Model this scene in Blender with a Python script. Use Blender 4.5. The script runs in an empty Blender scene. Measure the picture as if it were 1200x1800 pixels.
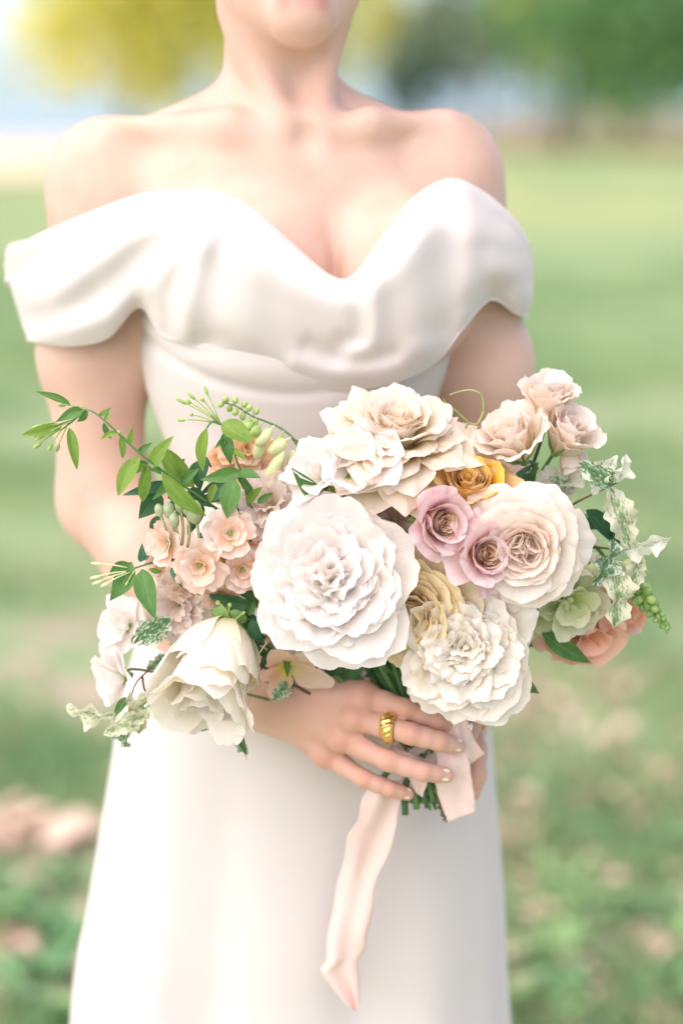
import bpy, math, random
import numpy as np
from mathutils import Vector, Matrix, Quaternion

random.seed(7)
rng = np.random.default_rng(11)
scene = bpy.context.scene
COL = scene.collection
R = math.radians

# ------------------------------------------------------------------ camera
F_PX = 4250.0                                   # 85 mm on a 36 mm tall frame, in photo pixels
PITCH = math.atan((900 - 125) / F_PX)           # horizon lies at row 125 of 1800
CAM = Vector((0.0, -2.2, 1.50))
cam_d = bpy.data.cameras.new("camera")
cam = bpy.data.objects.new("camera", cam_d); COL.objects.link(cam)
cam.location = CAM
cam.rotation_euler = (math.pi / 2 - PITCH, 0, 0)
cam_d.sensor_fit = 'VERTICAL'; cam_d.sensor_height = 36.0; cam_d.sensor_width = 24.0
cam_d.lens = 85.0
cam_d.clip_start = 0.05; cam_d.clip_end = 3000
cam_d.dof.use_dof = True
cam_d.dof.focus_distance = 1.99
cam_d.dof.aperture_fstop = 2.0
scene.camera = cam

# ------------------------------------------------------------------ sky, sun, exposure
SUN_EL, SUN_AZ = R(56), R(-50)                # soft light from the left, a little behind her
world = bpy.data.worlds.new("World"); scene.world = world
world.use_nodes = True
wn = world.node_tree; wn.nodes.clear()
sky = wn.nodes.new("ShaderNodeTexSky"); sky.sky_type = 'NISHITA'
sky.sun_disc = False
sky.sun_elevation = SUN_EL
sky.air_density = 0.5; sky.dust_density = 0.9; sky.ozone_density = 0.0
bg = wn.nodes.new("ShaderNodeBackground"); bg.inputs[1].default_value = 0.075
wo = wn.nodes.new("ShaderNodeOutputWorld")
wn.links.new(sky.outputs[0], bg.inputs[0]); wn.links.new(bg.outputs[0], wo.inputs[0])
# direction TO the sun (x right, y away from camera)
sdir = Vector((math.sin(SUN_AZ) * math.cos(SUN_EL), -math.cos(SUN_AZ) * math.cos(SUN_EL), math.sin(SUN_EL)))
sky.sun_rotation = math.atan2(sdir.x, sdir.y)
sun_d = bpy.data.lights.new("sun", 'SUN'); sun_d.energy = 1.5; sun_d.angle = R(120)
sun_d.color = (1.0, 0.84, 0.72)
sun = bpy.data.objects.new("sun", sun_d); COL.objects.link(sun)
sun.rotation_euler = (-sdir).to_track_quat('-Z', 'Y').to_euler()
vs = scene.view_settings
vs.view_transform = 'Standard'; vs.look = 'None'; vs.gamma = 1.0; vs.exposure = 1.95
try: vs.use_curve_mapping = False
except Exception: pass
scene.cycles.use_denoising = True
scene.cycles.max_bounces = 20
scene.cycles.diffuse_bounces = 10
scene.cycles.transmission_bounces = 16
scene.cycles.glossy_bounces = 4
scene.cycles.transparent_max_bounces = 16
scene.cycles.sample_clamp_indirect = 6.0

# ------------------------------------------------------------------ helpers
def W(px, py, y):
    """photo pixel + a real depth (world y) -> world point"""
    dx = (px - 600) / F_PX; dv = -(py - 900) / F_PX
    d = Vector((dx, math.cos(PITCH) + dv * math.sin(PITCH), -math.sin(PITCH) + dv * math.cos(PITCH)))
    return CAM + d * ((y - CAM.y) / d.y)

def PXM(y):                                     # photo pixels per metre at that depth
    return F_PX / (y - CAM.y)

def link(o, parent=None):
    COL.objects.link(o)
    if parent is not None: o.parent = parent
    return o

def mesh_np(name, V, Fq, mat=None, smooth=True, uv=None, attr=None):
    V = np.asarray(V, dtype=np.float32).reshape(-1, 3)
    Fq = np.asarray(Fq, dtype=np.int32)
    k = Fq.shape[1]; n = len(Fq)
    me = bpy.data.meshes.new(name)
    me.vertices.add(len(V)); me.vertices.foreach_set("co", V.ravel())
    me.loops.add(n * k); me.loops.foreach_set("vertex_index", Fq.ravel())
    me.polygons.add(n)
    me.polygons.foreach_set("loop_start", np.arange(0, n * k, k, dtype=np.int32))
    me.polygons.foreach_set("use_smooth", np.full(n, smooth))
    if uv is not None:
        l = me.uv_layers.new(name="UVMap")
        l.data.foreach_set("uv", np.asarray(uv, dtype=np.float32)[Fq.ravel()].ravel())
    if attr is not None:
        for an, av in attr.items():
            a = me.attributes.new(an, 'FLOAT', 'POINT')
            a.data.foreach_set("value", np.asarray(av, dtype=np.float32))
    if mat: me.materials.append(mat)
    me.update(calc_edges=True); me.validate()
    return me

def obj(name, me, parent=None):
    return link(bpy.data.objects.new(name, me), parent)

def grid_faces(nu, nv, close_u=False):
    """vertex index = i*nv + j"""
    i = np.arange(nu if close_u else nu - 1); j = np.arange(nv - 1)
    I, J = np.meshgrid(i, j, indexing='ij')
    I2 = (I + 1) % nu
    return np.stack([I * nv + J, I2 * nv + J, I2 * nv + J + 1, I * nv + J + 1], -1).reshape(-1, 4)

def empty(name, loc=(0, 0, 0)):
    o = bpy.data.objects.new(name, None); link(o); o.location = loc
    o.empty_display_size = 0.01
    return o

def tag(o, label, cat, group=None):
    o['label'] = label; o['category'] = cat
    if group: o['group'] = group
    return o

def struct(o): o['kind'] = 'structure'; return o

def catmull(P, n):
    """P (k,3) -> n points along a Catmull-Rom spline"""
    P = np.asarray([list(p) for p in P], dtype=float); k = len(P)
    if k == 2: return P[0] + (P[1] - P[0]) * np.linspace(0, 1, n)[:, None]
    Q = np.vstack([2 * P[0] - P[1], P, 2 * P[-1] - P[-2]])
    u = np.linspace(0, k - 1, n); i = np.minimum(u.astype(int), k - 2); f = (u - i)[:, None]
    p0, p1, p2, p3 = Q[i], Q[i + 1], Q[i + 2], Q[i + 3]
    return 0.5 * (2 * p1 + (p2 - p0) * f + (2 * p0 - 5 * p1 + 4 * p2 - p3) * f ** 2 + (3 * p1 - p0 - 3 * p2 + p3) * f ** 3)

def tube_geo(P, r, n=8, cap=True):
    P = np.asarray(P, float); k = len(P)
    r = np.broadcast_to(np.asarray(r, float), (k,))
    T = np.gradient(P, axis=0); T /= np.linalg.norm(T, axis=1)[:, None] + 1e-12
    up = np.array([0.3, 0.2, 1.0]) if abs(T[0, 2]) < 0.9 else np.array([1.0, 0.1, 0])
    N = np.zeros_like(P); v = up
    for i in range(k):
        v = v - T[i] * np.dot(v, T[i]); v = v / np.linalg.norm(v); N[i] = v
    B = np.cross(T, N)
    a = np.linspace(0, 2 * np.pi, n, endpoint=False)
    V = P[:, None] + r[:, None, None] * (np.cos(a)[None, :, None] * N[:, None] + np.sin(a)[None, :, None] * B[:, None])
    V = V.reshape(-1, 3)
    i = np.arange(k - 1); j = np.arange(n); I, J = np.meshgrid(i, j, indexing='ij'); J2 = (J + 1) % n
    Fq = np.stack([I * n + J, I * n + J2, (I + 1) * n + J2, (I + 1) * n + J], -1).reshape(-1, 4)
    if cap:
        V = np.vstack([V, P[:1], P[-1:]]); c0, c1 = k * n, k * n + 1
        jj = np.arange(n); j2 = (jj + 1) % n
        Fq = np.vstack([Fq, np.stack([np.full(n, c0), j2, jj, jj], -1)[:, [0, 1, 2, 2]],
                        np.stack([np.full(n, c1), (k - 1) * n + jj, (k - 1) * n + j2, (k - 1) * n + j2], -1)])
    return V, Fq

class Geo:
    """collects quads (degenerate quads are split to triangles on build)"""
    def __init__(s): s.V = []; s.F = []; s.n = 0
    def add(s, V, Fq):
        s.V.append(np.asarray(V, float)); s.F.append(np.asarray(Fq) + s.n); s.n += len(V); return s
    def tube(s, P, r, n=8): return s.add(*tube_geo(P, r, n))
    def ball(s, c, rad, ax=None, nu=8, nv=7):
        th = np.linspace(0, np.pi, nv); ph = np.linspace(0, 2 * np.pi, nu, endpoint=False)
        rad = np.broadcast_to(np.asarray(rad, float), (3,))
        V = np.stack([np.outer(np.cos(ph), np.sin(th)), np.outer(np.sin(ph), np.sin(th)), np.outer(np.ones(nu), np.cos(th))], -1).reshape(-1, 3) * rad
        if ax is not None:
            V = V @ np.array(Vector(ax).to_track_quat('Z', 'Y').to_matrix()).T
        return s.add(V + np.asarray(list(c)), grid_faces(nu, nv, True))
    def build(s, name, mat, parent=None, smooth=True):
        V = np.vstack(s.V); Fq = np.vstack(s.F)
        me = bpy.data.meshes.new(name)
        faces = []
        for f in Fq.tolist():
            g = []
            for x in f:
                if x not in g: g.append(x)
            if len(g) > 2: faces.append(g)
        me.from_pydata(V.tolist(), [], faces)
        me.polygons.foreach_set("use_smooth", [smooth] * len(me.polygons))
        me.materials.append(mat); me.update()
        return obj(name, me, parent)

# ------------------------------------------------------------------ materials
def new_mat(name):
    m = bpy.data.materials.new(name); m.use_nodes = True
    nt = m.node_tree; nt.nodes.clear()
    out = nt.nodes.new("ShaderNodeOutputMaterial")
    return m, nt, out

def N(nt, typ, **kw):
    n = nt.nodes.new(typ)
    for k, v in kw.items():
        if k.startswith('i_'):
            key = k[2:]; key = int(key) if key.isdigit() else key
            n.inputs[key].default_value = v
        else: setattr(n, k, v)
    return n

def c4(c): return (c[0], c[1], c[2], 1.0)

def ramp(nt, stops, interp='LINEAR'):
    n = nt.nodes.new("ShaderNodeValToRGB"); cr = n.color_ramp; cr.interpolation = interp
    while len(cr.elements) < len(stops): cr.elements.new(0.5)
    for e, (p, c) in zip(cr.elements, stops): e.position = p; e.color = c4(c)
    return n

def mixc(nt, fac, a, b, blend='MIX'):
    n = nt.nodes.new("ShaderNodeMix"); n.data_type = 'RGBA'; n.blend_type = blend
    L = nt.links
    for v, sock in ((fac, n.inputs[0]), (a, n.inputs[6]), (b, n.inputs[7])):
        if hasattr(v, 'links'): L.new(v, sock)
        elif isinstance(v, (int, float)): sock.default_value = v
        else: sock.default_value = c4(v)
    return n.outputs[2]

def simple_mat(name, col, rough=0.5, var=0.08, scale=60, bump=0.1, metal=0.0, spec=0.5, sss=0.0):
    m, nt, out = new_mat(name); L = nt.links
    tc = N(nt, "ShaderNodeTexCoord"); no = N(nt, "ShaderNodeTexNoise", i_Scale=scale, i_Detail=4.0)
    L.new(tc.outputs['Object'], no.inputs['Vector'])
    r = ramp(nt, [(0.3, [c * (1 - var) for c in col]), (0.7, [min(1, c * (1 + var)) for c in col])])
    L.new(no.outputs[0], r.inputs[0])
    p = N(nt, "ShaderNodeBsdfPrincipled", i_Roughness=rough, i_Metallic=metal)
    p.inputs['Specular IOR Level'].default_value = spec
    L.new(r.outputs[0], p.inputs['Base Color'])
    if sss:
        p.inputs['Subsurface Weight'].default_value = sss
        p.inputs['Subsurface Radius'].default_value = (0.006, 0.003, 0.002); p.inputs['Subsurface Scale'].default_value = 1.0
    if bump:
        b = N(nt, "ShaderNodeBump", i_Strength=bump, i_Distance=0.002)
        L.new(no.outputs[0], b.inputs['Height']); L.new(b.outputs[0], p.inputs['Normal'])
    L.new(p.outputs[0], out.inputs[0])
    return m

def skin_mat():
    m, nt, out = new_mat("skin"); L = nt.links
    tc = N(nt, "ShaderNodeTexCoord")
    n1 = N(nt, "ShaderNodeTexNoise", i_Scale=22.0, i_Detail=3.0); L.new(tc.outputs['Object'], n1.inputs['Vector'])
    n2 = N(nt, "ShaderNodeTexNoise", i_Scale=1400.0, i_Detail=2.0); L.new(tc.outputs['Object'], n2.inputs['Vector'])
    base = ramp(nt, [(0.3, (0.62, 0.405, 0.315)), (0.7, (0.69, 0.485, 0.39))]); L.new(n1.outputs[0], base.inputs[0])
    a1 = N(nt, "ShaderNodeAttribute", attribute_name="flush_shade")  # knuckle redness, plus hand shade and crease lines painted in
    c = mixc(nt, a1.outputs['Fac'], base.outputs[0], (0.60, 0.25, 0.17))
    a2 = N(nt, "ShaderNodeAttribute", attribute_name="lip")
    c = mixc(nt, a2.outputs['Fac'], c, (0.52, 0.20, 0.17))
    p = N(nt, "ShaderNodeBsdfPrincipled", i_Roughness=0.48)
    p.inputs['Specular IOR Level'].default_value = 0.35
    L.new(c, p.inputs['Base Color'])
    p.inputs['Subsurface Weight'].default_value = 0.25
    p.inputs['Subsurface Radius'].default_value = (0.012, 0.005, 0.003); p.inputs['Subsurface Scale'].default_value = 0.6
    b = N(nt, "ShaderNodeBump", i_Strength=0.12, i_Distance=0.0006)
    L.new(n2.outputs[0], b.inputs['Height']); L.new(b.outputs[0], p.inputs['Normal'])
    L.new(p.outputs[0], out.inputs[0])
    return m

def cloth_mat(name, col, rough=0.9, sheen=0.25, weave=2600, transl=0.0, bump=0.25):
    m, nt, out = new_mat(name); L = nt.links
    tc = N(nt, "ShaderNodeTexCoord")
    n2 = N(nt, "ShaderNodeTexNoise", i_Scale=float(weave), i_Detail=2.0); L.new(tc.outputs['Object'], n2.inputs['Vector'])
    n1 = N(nt, "ShaderNodeTexNoise", i_Scale=9.0, i_Detail=3.0); L.new(tc.outputs['Object'], n1.inputs['Vector'])
    r = ramp(nt, [(0.3, [c * 0.97 for c in col]), (0.7, col)]); L.new(n1.outputs[0], r.inputs[0])
    p = N(nt, "ShaderNodeBsdfPrincipled", i_Roughness=rough)
    p.inputs['Sheen Weight'].default_value = sheen; p.inputs['Sheen Roughness'].default_value = 0.5
    p.inputs['Specular IOR Level'].default_value = 0.12
    L.new(r.outputs[0], p.inputs['Base Color'])
    b = N(nt, "ShaderNodeBump", i_Strength=bump, i_Distance=0.0008)
    L.new(n2.outputs[0], b.inputs['Height']); L.new(b.outputs[0], p.inputs['Normal'])
    if transl:
        t = N(nt, "ShaderNodeBsdfTranslucent"); L.new(r.outputs[0], t.inputs[0])
        mx = N(nt, "ShaderNodeMixShader"); mx.inputs[0].default_value = transl
        L.new(p.outputs[0], mx.inputs[1]); L.new(t.outputs[0], mx.inputs[2]); L.new(mx.outputs[0], out.inputs[0])
    else: L.new(p.outputs[0], out.inputs[0])
    return m

M_SKIN = skin_mat()
M_DRESS = cloth_mat("ivory_crepe", (0.69, 0.645, 0.617))
M_RIBBON = cloth_mat("peach_silk", (0.94, 0.79, 0.735), rough=0.5, sheen=0.2, weave=1800, transl=0.35, bump=0.1)
M_GOLD = simple_mat("gold", (0.86, 0.60, 0.20), rough=0.22, metal=1.0, var=0.05, bump=0.05, scale=500)
M_NAIL = simple_mat("nail_polish", (0.86, 0.74, 0.60), rough=0.18, var=0.05, bump=0, spec=0.7)

def leaf_mesh(seed, shape='ovate', droop=.18, fold=.22, wavy=0., nx=11, ny=7):
    r_ = np.random.default_rng(seed)
    x = np.linspace(0, 1, nx); s = np.linspace(-1, 1, ny)
    if shape == 'ovate': w = np.sin(np.pi * x ** .72) ** .9 * (1 - .25 * x)
    elif shape == 'lance': w = np.sin(np.pi * x ** .8) ** .8
    else: w = np.sin(np.pi * x ** .85) ** .7
    w[0] = .05; w[-1] = 0.02
    p = r_.uniform(0, 6.28, 3)
    X = x[:, None] * np.ones(ny)[None]; S = np.ones(nx)[:, None] * s[None]
    ww = w[:, None] * S * .5
    if wavy: ww = ww * (1 + wavy * .45 * np.sign(S) * np.sin(38 * X * (1 + .06 * S) + p[0]) * np.abs(S) ** 3)
    bendy = r_.uniform(-.10, .10)
    Y = ww + bendy * np.sin(np.pi * X)
    Z = fold * np.abs(ww) - droop * (X ** 2) + droop * X + wavy * .70 * np.sin(13 * X + p[1] + 1.5 * S) * np.abs(S) * w[:, None] + .03 * np.sin(5 * X + p[2]) * S
    V = np.stack([X, Y, Z], -1).reshape(-1, 3)
    uv = np.stack([X, S * .5 + .5], -1).reshape(-1, 2)
    return V, grid_faces(nx, ny), uv
random.seed(21)
# ================================================================== park behind her
def ground_pt(px, py):
    dx = (px - 600) / F_PX; dv = -(py - 900) / F_PX
    d = Vector((dx, math.cos(PITCH) + dv * math.sin(PITCH), -math.sin(PITCH) + dv * math.cos(PITCH)))
    return CAM + d * (-CAM.z / d.z)

def lawn_mat():
    m, nt, out = new_mat("lawn"); L = nt.links
    tc = N(nt, "ShaderNodeTexCoord")
    def noise(sc, det=4.0, rough=.55):
        n = N(nt, "ShaderNodeTexNoise", i_Scale=sc, i_Detail=det, i_Roughness=rough); L.new(tc.outputs['Object'], n.inputs['Vector']); return n.outputs[0]
    g = ramp(nt, [(.30, (.22, .32, .17)), (.52, (.28, .38, .20)), (.72, (.35, .43, .22))]); L.new(noise(.55), g.inputs[0])
    f = ramp(nt, [(.32, (.70, .75, .70)), (.68, (1.22, 1.18, 1.15))]); L.new(noise(34, 5), f.inputs[0])
    c = mixc(nt, 1.0, g.outputs[0], f.outputs[0], 'MULTIPLY')
    # worn, littered earth close to the trees' drip line, thinning into the lawn
    sp = N(nt, "ShaderNodeSeparateXYZ"); L.new(tc.outputs['Object'], sp.inputs[0])
    near = N(nt, "ShaderNodeMapRange"); near.inputs['From Min'].default_value = 11.0; near.inputs['From Max'].default_value = 2.0
    L.new(sp.outputs[1], near.inputs[0])
    pn = ramp(nt, [(.46, (0, 0, 0)), (.60, (1, 1, 1))]); L.new(noise(2.3, 5, .62), pn.inputs[0])
    mu = N(nt, "ShaderNodeMath", operation='MULTIPLY'); L.new(near.outputs[0], mu.inputs[0]); L.new(pn.outputs[0], mu.inputs[1])
    mu2 = N(nt, "ShaderNodeMath", operation='MULTIPLY'); L.new(mu.outputs[0], mu2.inputs[0]); mu2.inputs[1].default_value = 1.0
    c = mixc(nt, mu2.outputs[0], c, (.46, .36, .30))
    # yellow patches far out: sunlit grass painted into the lawn colour
    lit_n = ramp(nt, [(.42, (0, 0, 0)), (.62, (1, 1, 1))]); L.new(noise(.12, 2), lit_n.inputs[0])
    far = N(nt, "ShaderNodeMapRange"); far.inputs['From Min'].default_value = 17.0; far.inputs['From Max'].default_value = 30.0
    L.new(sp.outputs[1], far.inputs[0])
    mu3 = N(nt, "ShaderNodeMath", operation='MULTIPLY'); L.new(far.outputs[0], mu3.inputs[0]); L.new(lit_n.outputs[0], mu3.inputs[1])
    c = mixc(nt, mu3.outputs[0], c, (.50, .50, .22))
    p = N(nt, "ShaderNodeBsdfPrincipled", i_Roughness=.9); p.inputs['Specular IOR Level'].default_value = .1
    L.new(c, p.inputs['Base Color'])
    b = N(nt, "ShaderNodeBump", i_Strength=.25, i_Distance=.02); L.new(noise(60, 4), b.inputs['Height']); L.new(b.outputs[0], p.inputs['Normal'])
    L.new(p.outputs[0], out.inputs[0])
    return m

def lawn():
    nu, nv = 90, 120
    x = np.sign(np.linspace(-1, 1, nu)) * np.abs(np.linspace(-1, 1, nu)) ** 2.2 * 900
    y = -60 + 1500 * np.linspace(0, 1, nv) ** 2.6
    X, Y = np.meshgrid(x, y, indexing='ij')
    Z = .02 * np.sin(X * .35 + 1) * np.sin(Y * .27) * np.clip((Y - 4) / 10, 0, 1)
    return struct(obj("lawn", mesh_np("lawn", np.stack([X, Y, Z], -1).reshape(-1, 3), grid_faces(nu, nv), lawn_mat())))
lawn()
def sheet(name, pts, z, mat):
    me = bpy.data.meshes.new(name); me.from_pydata([(p.x, p.y, z) for p in pts], [], [list(range(len(pts)))]); me.materials.append(mat)
    return struct(obj(name, me))
M_SAND = simple_mat("pale_sand", (.74, .64, .48), rough=.9, var=.12, scale=1.2, bump=.2)
M_LITTER = simple_mat("leaf_litter", (.40, .31, .20), rough=.95, var=.35, scale=.6, bump=.2)
sheet("path", [ground_pt(px, py) for px, py in ((-260, 322), (60, 316), (200, 306), (330, 286), (420, 262), (300, 250), (100, 246), (-260, 248))], .045, M_SAND)
sheet("woodland_floor", [ground_pt(px, py) for px, py in ((780, 262), (880, 268), (1000, 262), (1120, 266), (1350, 262), (1350, 196), (1000, 190), (800, 200), (700, 230))], .05, M_LITTER)

M_WATER, _nt, _out = new_mat("lake_water")
_p = N(_nt, "ShaderNodeBsdfPrincipled", i_Roughness=.12); _p.inputs['Base Color'].default_value = (.10, .13, .13, 1); _p.inputs['IOR'].default_value = 1.33
_tc = N(_nt, "ShaderNodeTexCoord"); _no = N(_nt, "ShaderNodeTexNoise", i_Scale=1.5, i_Detail=3.0); _nt.links.new(_tc.outputs['Object'], _no.inputs['Vector'])
_b = N(_nt, "ShaderNodeBump", i_Strength=.15, i_Distance=.05); _nt.links.new(_no.outputs[0], _b.inputs['Height']); _nt.links.new(_b.outputs[0], _p.inputs['Normal']); _nt.links.new(_p.outputs[0], _out.inputs[0])
sheet("lake", [Vector(q) for q in ((-70, 47, 0), (-14, 48, 0), (-3, 52, 0), (2, 62, 0), (8, 84, 0), (60, 90, 0), (400, 420, 0), (400, 1000, 0), (-400, 1000, 0), (-400, 300, 0))], .06, M_WATER)

# grass blades, too many to count
def grass():
    r_ = np.random.default_rng(5); n = 70000
    t = r_.uniform(0, 1, n) ** 1.5
    y = 1.0 + 15 * t
    half = (y + 2.2) * .155 + .15
    x = r_.uniform(-1, 1, n) * half
    cl = np.sin(x * 2.3 + 1.3 * np.sin(y * 1.7)) + np.sin(y * 2.9 + 1.1 * np.sin(x * 3.1)) + .8 * np.sin(x * 6.1 + y * 4.3)
    keep = cl > r_.uniform(-1.2, 1.6, n); x, y = x[keep], y[keep]; n = len(x)
    h = r_.uniform(.025, .085, n) * (1 + .4 * r_.random(n)); a = r_.uniform(0, 6.28, n); w = r_.uniform(.003, .006, n) * (1 + .06 * y)
    lean = r_.uniform(0, .7, n) * h; la = r_.uniform(0, 6.28, n)
    b0 = np.stack([x - w * np.cos(a), y - w * np.sin(a), np.full(n, -.004)], -1); b1 = np.stack([x + w * np.cos(a), y + w * np.sin(a), np.full(n, -.004)], -1)
    m0 = (b0 * .65 + b1 * .35); m1 = (b0 * .35 + b1 * .65)
    off = np.stack([lean * np.cos(la), lean * np.sin(la), h], -1)
    V = np.stack([b0, b1, m1 + off * .98, m0 + off], 1).reshape(-1, 3)
    me = mesh_np("grass", V, np.arange(4 * n).reshape(-1, 4), None)
    m, nt, out = new_mat("grass_blade"); L = nt.links
    tc = N(nt, "ShaderNodeTexCoord"); no = N(nt, "ShaderNodeTexNoise", i_Scale=1.6, i_Detail=4.0); L.new(tc.outputs['Object'], no.inputs['Vector'])
    rp = ramp(nt, [(.3, (.22, .37, .18)), (.5, (.33, .47, .23)), (.7, (.44, .52, .25))]); L.new(no.outputs[0], rp.inputs[0])
    p = N(nt, "ShaderNodeBsdfPrincipled", i_Roughness=.5); L.new(rp.outputs[0], p.inputs['Base Color'])
    tr = N(nt, "ShaderNodeBsdfTranslucent"); L.new(rp.outputs[0], tr.inputs[0]); mx = N(nt, "ShaderNodeMixShader"); mx.inputs[0].default_value = .4
    L.new(p.outputs[0], mx.inputs[1]); L.new(tr.outputs[0], mx.inputs[2]); L.new(mx.outputs[0], out.inputs[0])
    me.materials.append(m)
    o = obj("grass", me); o['kind'] = 'stuff'; o['label'] = "short green grass blades growing on the lawn"; return o
grass()

# fallen leaves and weeds
def litter_mesh(seed):
    V, Fq, uv = leaf_mesh(seed, 'ovate', droop=.35, fold=.5, nx=7, ny=5); return V, Fq, uv
DRY = [simple_mat("dry_leaf", c, rough=.8, var=.25, scale=8) for c in ((.56, .41, .31), (.66, .50, .41), (.44, .31, .23))]
DM = []
for i in range(6):
    V, Fq, uv = litter_mesh(600 + i); DM.append(mesh_np("dry_leaf", V, Fq, DRY[i % 3], uv=uv))
_V, _F, _u = litter_mesh(640)
DP = [mesh_np("pale_dry_leaf", _V, _F, simple_mat("pale_dry_leaf", (.74, .58, .47), rough=.8, var=.2, scale=8), uv=_u)]
def dry(x, y, L, lab, grp, ms=None):
    o = obj("dry_leaf", random.choice(ms or DM)); o.location = (x, y, .012 + random.uniform(0, .02)); o.rotation_euler = (random.uniform(-.35, .35), random.uniform(-.35, .35), random.uniform(0, 6.28))
    o.scale = (L, L * random.uniform(.5, .8), L); tag(o, lab, "leaf", grp)
for i in range(230):
    px = random.choice([random.uniform(870, 1210)] * 4 + [random.uniform(-20, 200)]); py = random.uniform(1180, 1830)
    p = ground_pt(px, py); dry(p.x, p.y, random.uniform(.045, .085), "dry brown leaf lying loose in the grass", "dry leaves scattered on the lawn")
for i in range(26):
    p = ground_pt(55 + random.gauss(0, 45), 1482 + random.gauss(0, 16)); dry(p.x, p.y, random.uniform(.07, .11), "pale dry leaf in the heap beside the gown's hem", "pale leaves heaped on the lawn", DP)
WM = simple_mat("weed_leaf", (.16, .36, .15), rough=.5, var=.3, scale=12)
WM2 = simple_mat("weed_leaf_light", (.30, .48, .20), rough=.5, var=.3, scale=12)
def weed_mesh(seed):
    r_ = random.Random(seed); Vs, Fs, n = [], [], 0
    for i in range(15):
        V, Fq, uv = leaf_mesh(seed * 31 + i, 'ovate', droop=.3, fold=.3, nx=6, ny=5)
        L = r_.uniform(.05, .10); a = i * 2.4 + r_.uniform(-.3, .3); el = r_.uniform(.1, 1.0)
        M = Matrix.Rotation(a, 4, 'Z') @ Matrix.Translation((r_.uniform(0, .05), 0, r_.uniform(0, .07))) @ Matrix.Rotation(-el, 4, 'Y') @ Matrix.Diagonal((L, L * .6, L, 1))
        A = np.array(M); Vs.append(V @ A[:3, :3].T + A[:3, 3]); Fs.append(Fq + n); n += len(V)
    return mesh_np("weed", np.vstack(Vs), np.vstack(Fs), random.choice((WM, WM2)))
WMS = [weed_mesh(s) for s in range(1, 6)]
for i in range(84):
    if i < 64: px, py = random.uniform(890, 1230), random.choice((random.uniform(1610, 1840), random.uniform(1350, 1840)))
    else: px, py = random.uniform(-20, 150), random.uniform(1560, 1840)
    p = ground_pt(px, py); o = obj("weed", random.choice(WMS)); o.location = (p.x, p.y, 0); o.rotation_euler = (0, 0, random.uniform(0, 6.28)); o.scale = (random.uniform(.35, .65),) * 3
    tag(o, "low broad leaved weed growing in the grass", "weed", "weeds growing in the lawn")

# trees: trunk, limbs and a crown of separate leaf clumps
def foliage_mat(name, a, b, transl=.55):
    m, nt, out = new_mat(name); L = nt.links
    tc = N(nt, "ShaderNodeTexCoord"); no = N(nt, "ShaderNodeTexNoise", i_Scale=1.1, i_Detail=4.0); L.new(tc.outputs['Object'], no.inputs['Vector'])
    rp = ramp(nt, [(.32, a), (.68, b)]); L.new(no.outputs[0], rp.inputs[0])
    p = N(nt, "ShaderNodeBsdfPrincipled", i_Roughness=.55); L.new(rp.outputs[0], p.inputs['Base Color'])
    tr = N(nt, "ShaderNodeBsdfTranslucent"); L.new(rp.outputs[0], tr.inputs[0]); mx = N(nt, "ShaderNodeMixShader"); mx.inputs[0].default_value = transl
    L.new(p.outputs[0], mx.inputs[1]); L.new(tr.outputs[0], mx.inputs[2]); L.new(mx.outputs[0], out.inputs[0])
    return m
FOL = {'lime': foliage_mat("leaves_lime", (.60, .62, .12), (.86, .80, .26)), 'green': foliage_mat("leaves_green", (.15, .34, .15), (.34, .52, .22)),
       'deep': foliage_mat("leaves_deep", (.09, .18, .13), (.18, .29, .19)), 'soft': foliage_mat("leaves_soft", (.16, .24, .14), (.28, .34, .20))}
M_BARK = simple_mat("bark", (.13, .09, .065), rough=.9, var=.3, scale=6, bump=.6)
def tree(name, label, px, dist, zc, rad, kind, n=2600, leaf=.16, trunk_px=None, seed=0, clumps=26, fill=.9):
    r_ = np.random.default_rng(700 + seed)
    base = Vector(((px - 600) / F_PX * dist, dist - 2.2, 0))
    if trunk_px is not None: base.x = (trunk_px - 600) / F_PX * dist
    cx = (px - 600) / F_PX * dist - base.x
    e = tag(empty(name, base), label, "tree", "trees at the edge of the park")
    g = Geo(); h = zc + rad[2] * .4
    P = catmull([(0, 0, -.1), (.08, 0, h * .25), (cx * .4, .05, h * .55), (cx, 0, h)], 14)
    g.tube(P, np.linspace(.17, .05, 14) * max(.7, rad[0] / 3), 10)
    trunk = g.build("trunk", M_BARK, e)
    cc = []
    while len(cc) < clumps:
        d = r_.normal(size=3); d /= np.linalg.norm(d); q = d * r_.uniform(.25, 1) ** .5
        cc.append(np.array([cx, 0, zc]) + q * np.array(rad) * .86)
    for c in cc[:9]:
        s = P[r_.integers(5, 13)]
        gg = Geo().tube(catmull([s, (s + c) / 2 + np.array([0, 0, .15]), c], 8), np.linspace(.05, .012, 8), 6); gg.build("limb", M_BARK, e)
    cc = np.array(cc); k = r_.integers(0, clumps, n)
    off = r_.normal(size=(n, 3)) * np.array(rad) * .20
    c = cc[k] + off
    sz = leaf * r_.uniform(.6, 1.3, n)
    A = r_.normal(size=(n, 3)); A /= np.linalg.norm(A, axis=1)[:, None]; Bv = np.cross(A, r_.normal(size=(n, 3))); Bv /= np.linalg.norm(Bv, axis=1)[:, None]
    Cn = np.cross(A, Bv)
    V = np.stack([c - A * sz[:, None], c + Bv * sz[:, None] * .55 + Cn * sz[:, None] * .15, c + A * sz[:, None], c - Bv * sz[:, None] * .55 + Cn * sz[:, None] * .15], 1).reshape(-1, 3)
    o = obj("crown", mesh_np("crown", V, np.arange(4 * n).reshape(-1, 4), FOL[kind], smooth=False), e)
    return e
tree("leafy_tree", "lime green tree with low boughs beside the sandy path", 250, 42, 3.0, (1.95, 2.3, 2.5), 'lime', 2300, .20, seed=1, trunk_px=218, clumps=34)
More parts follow.
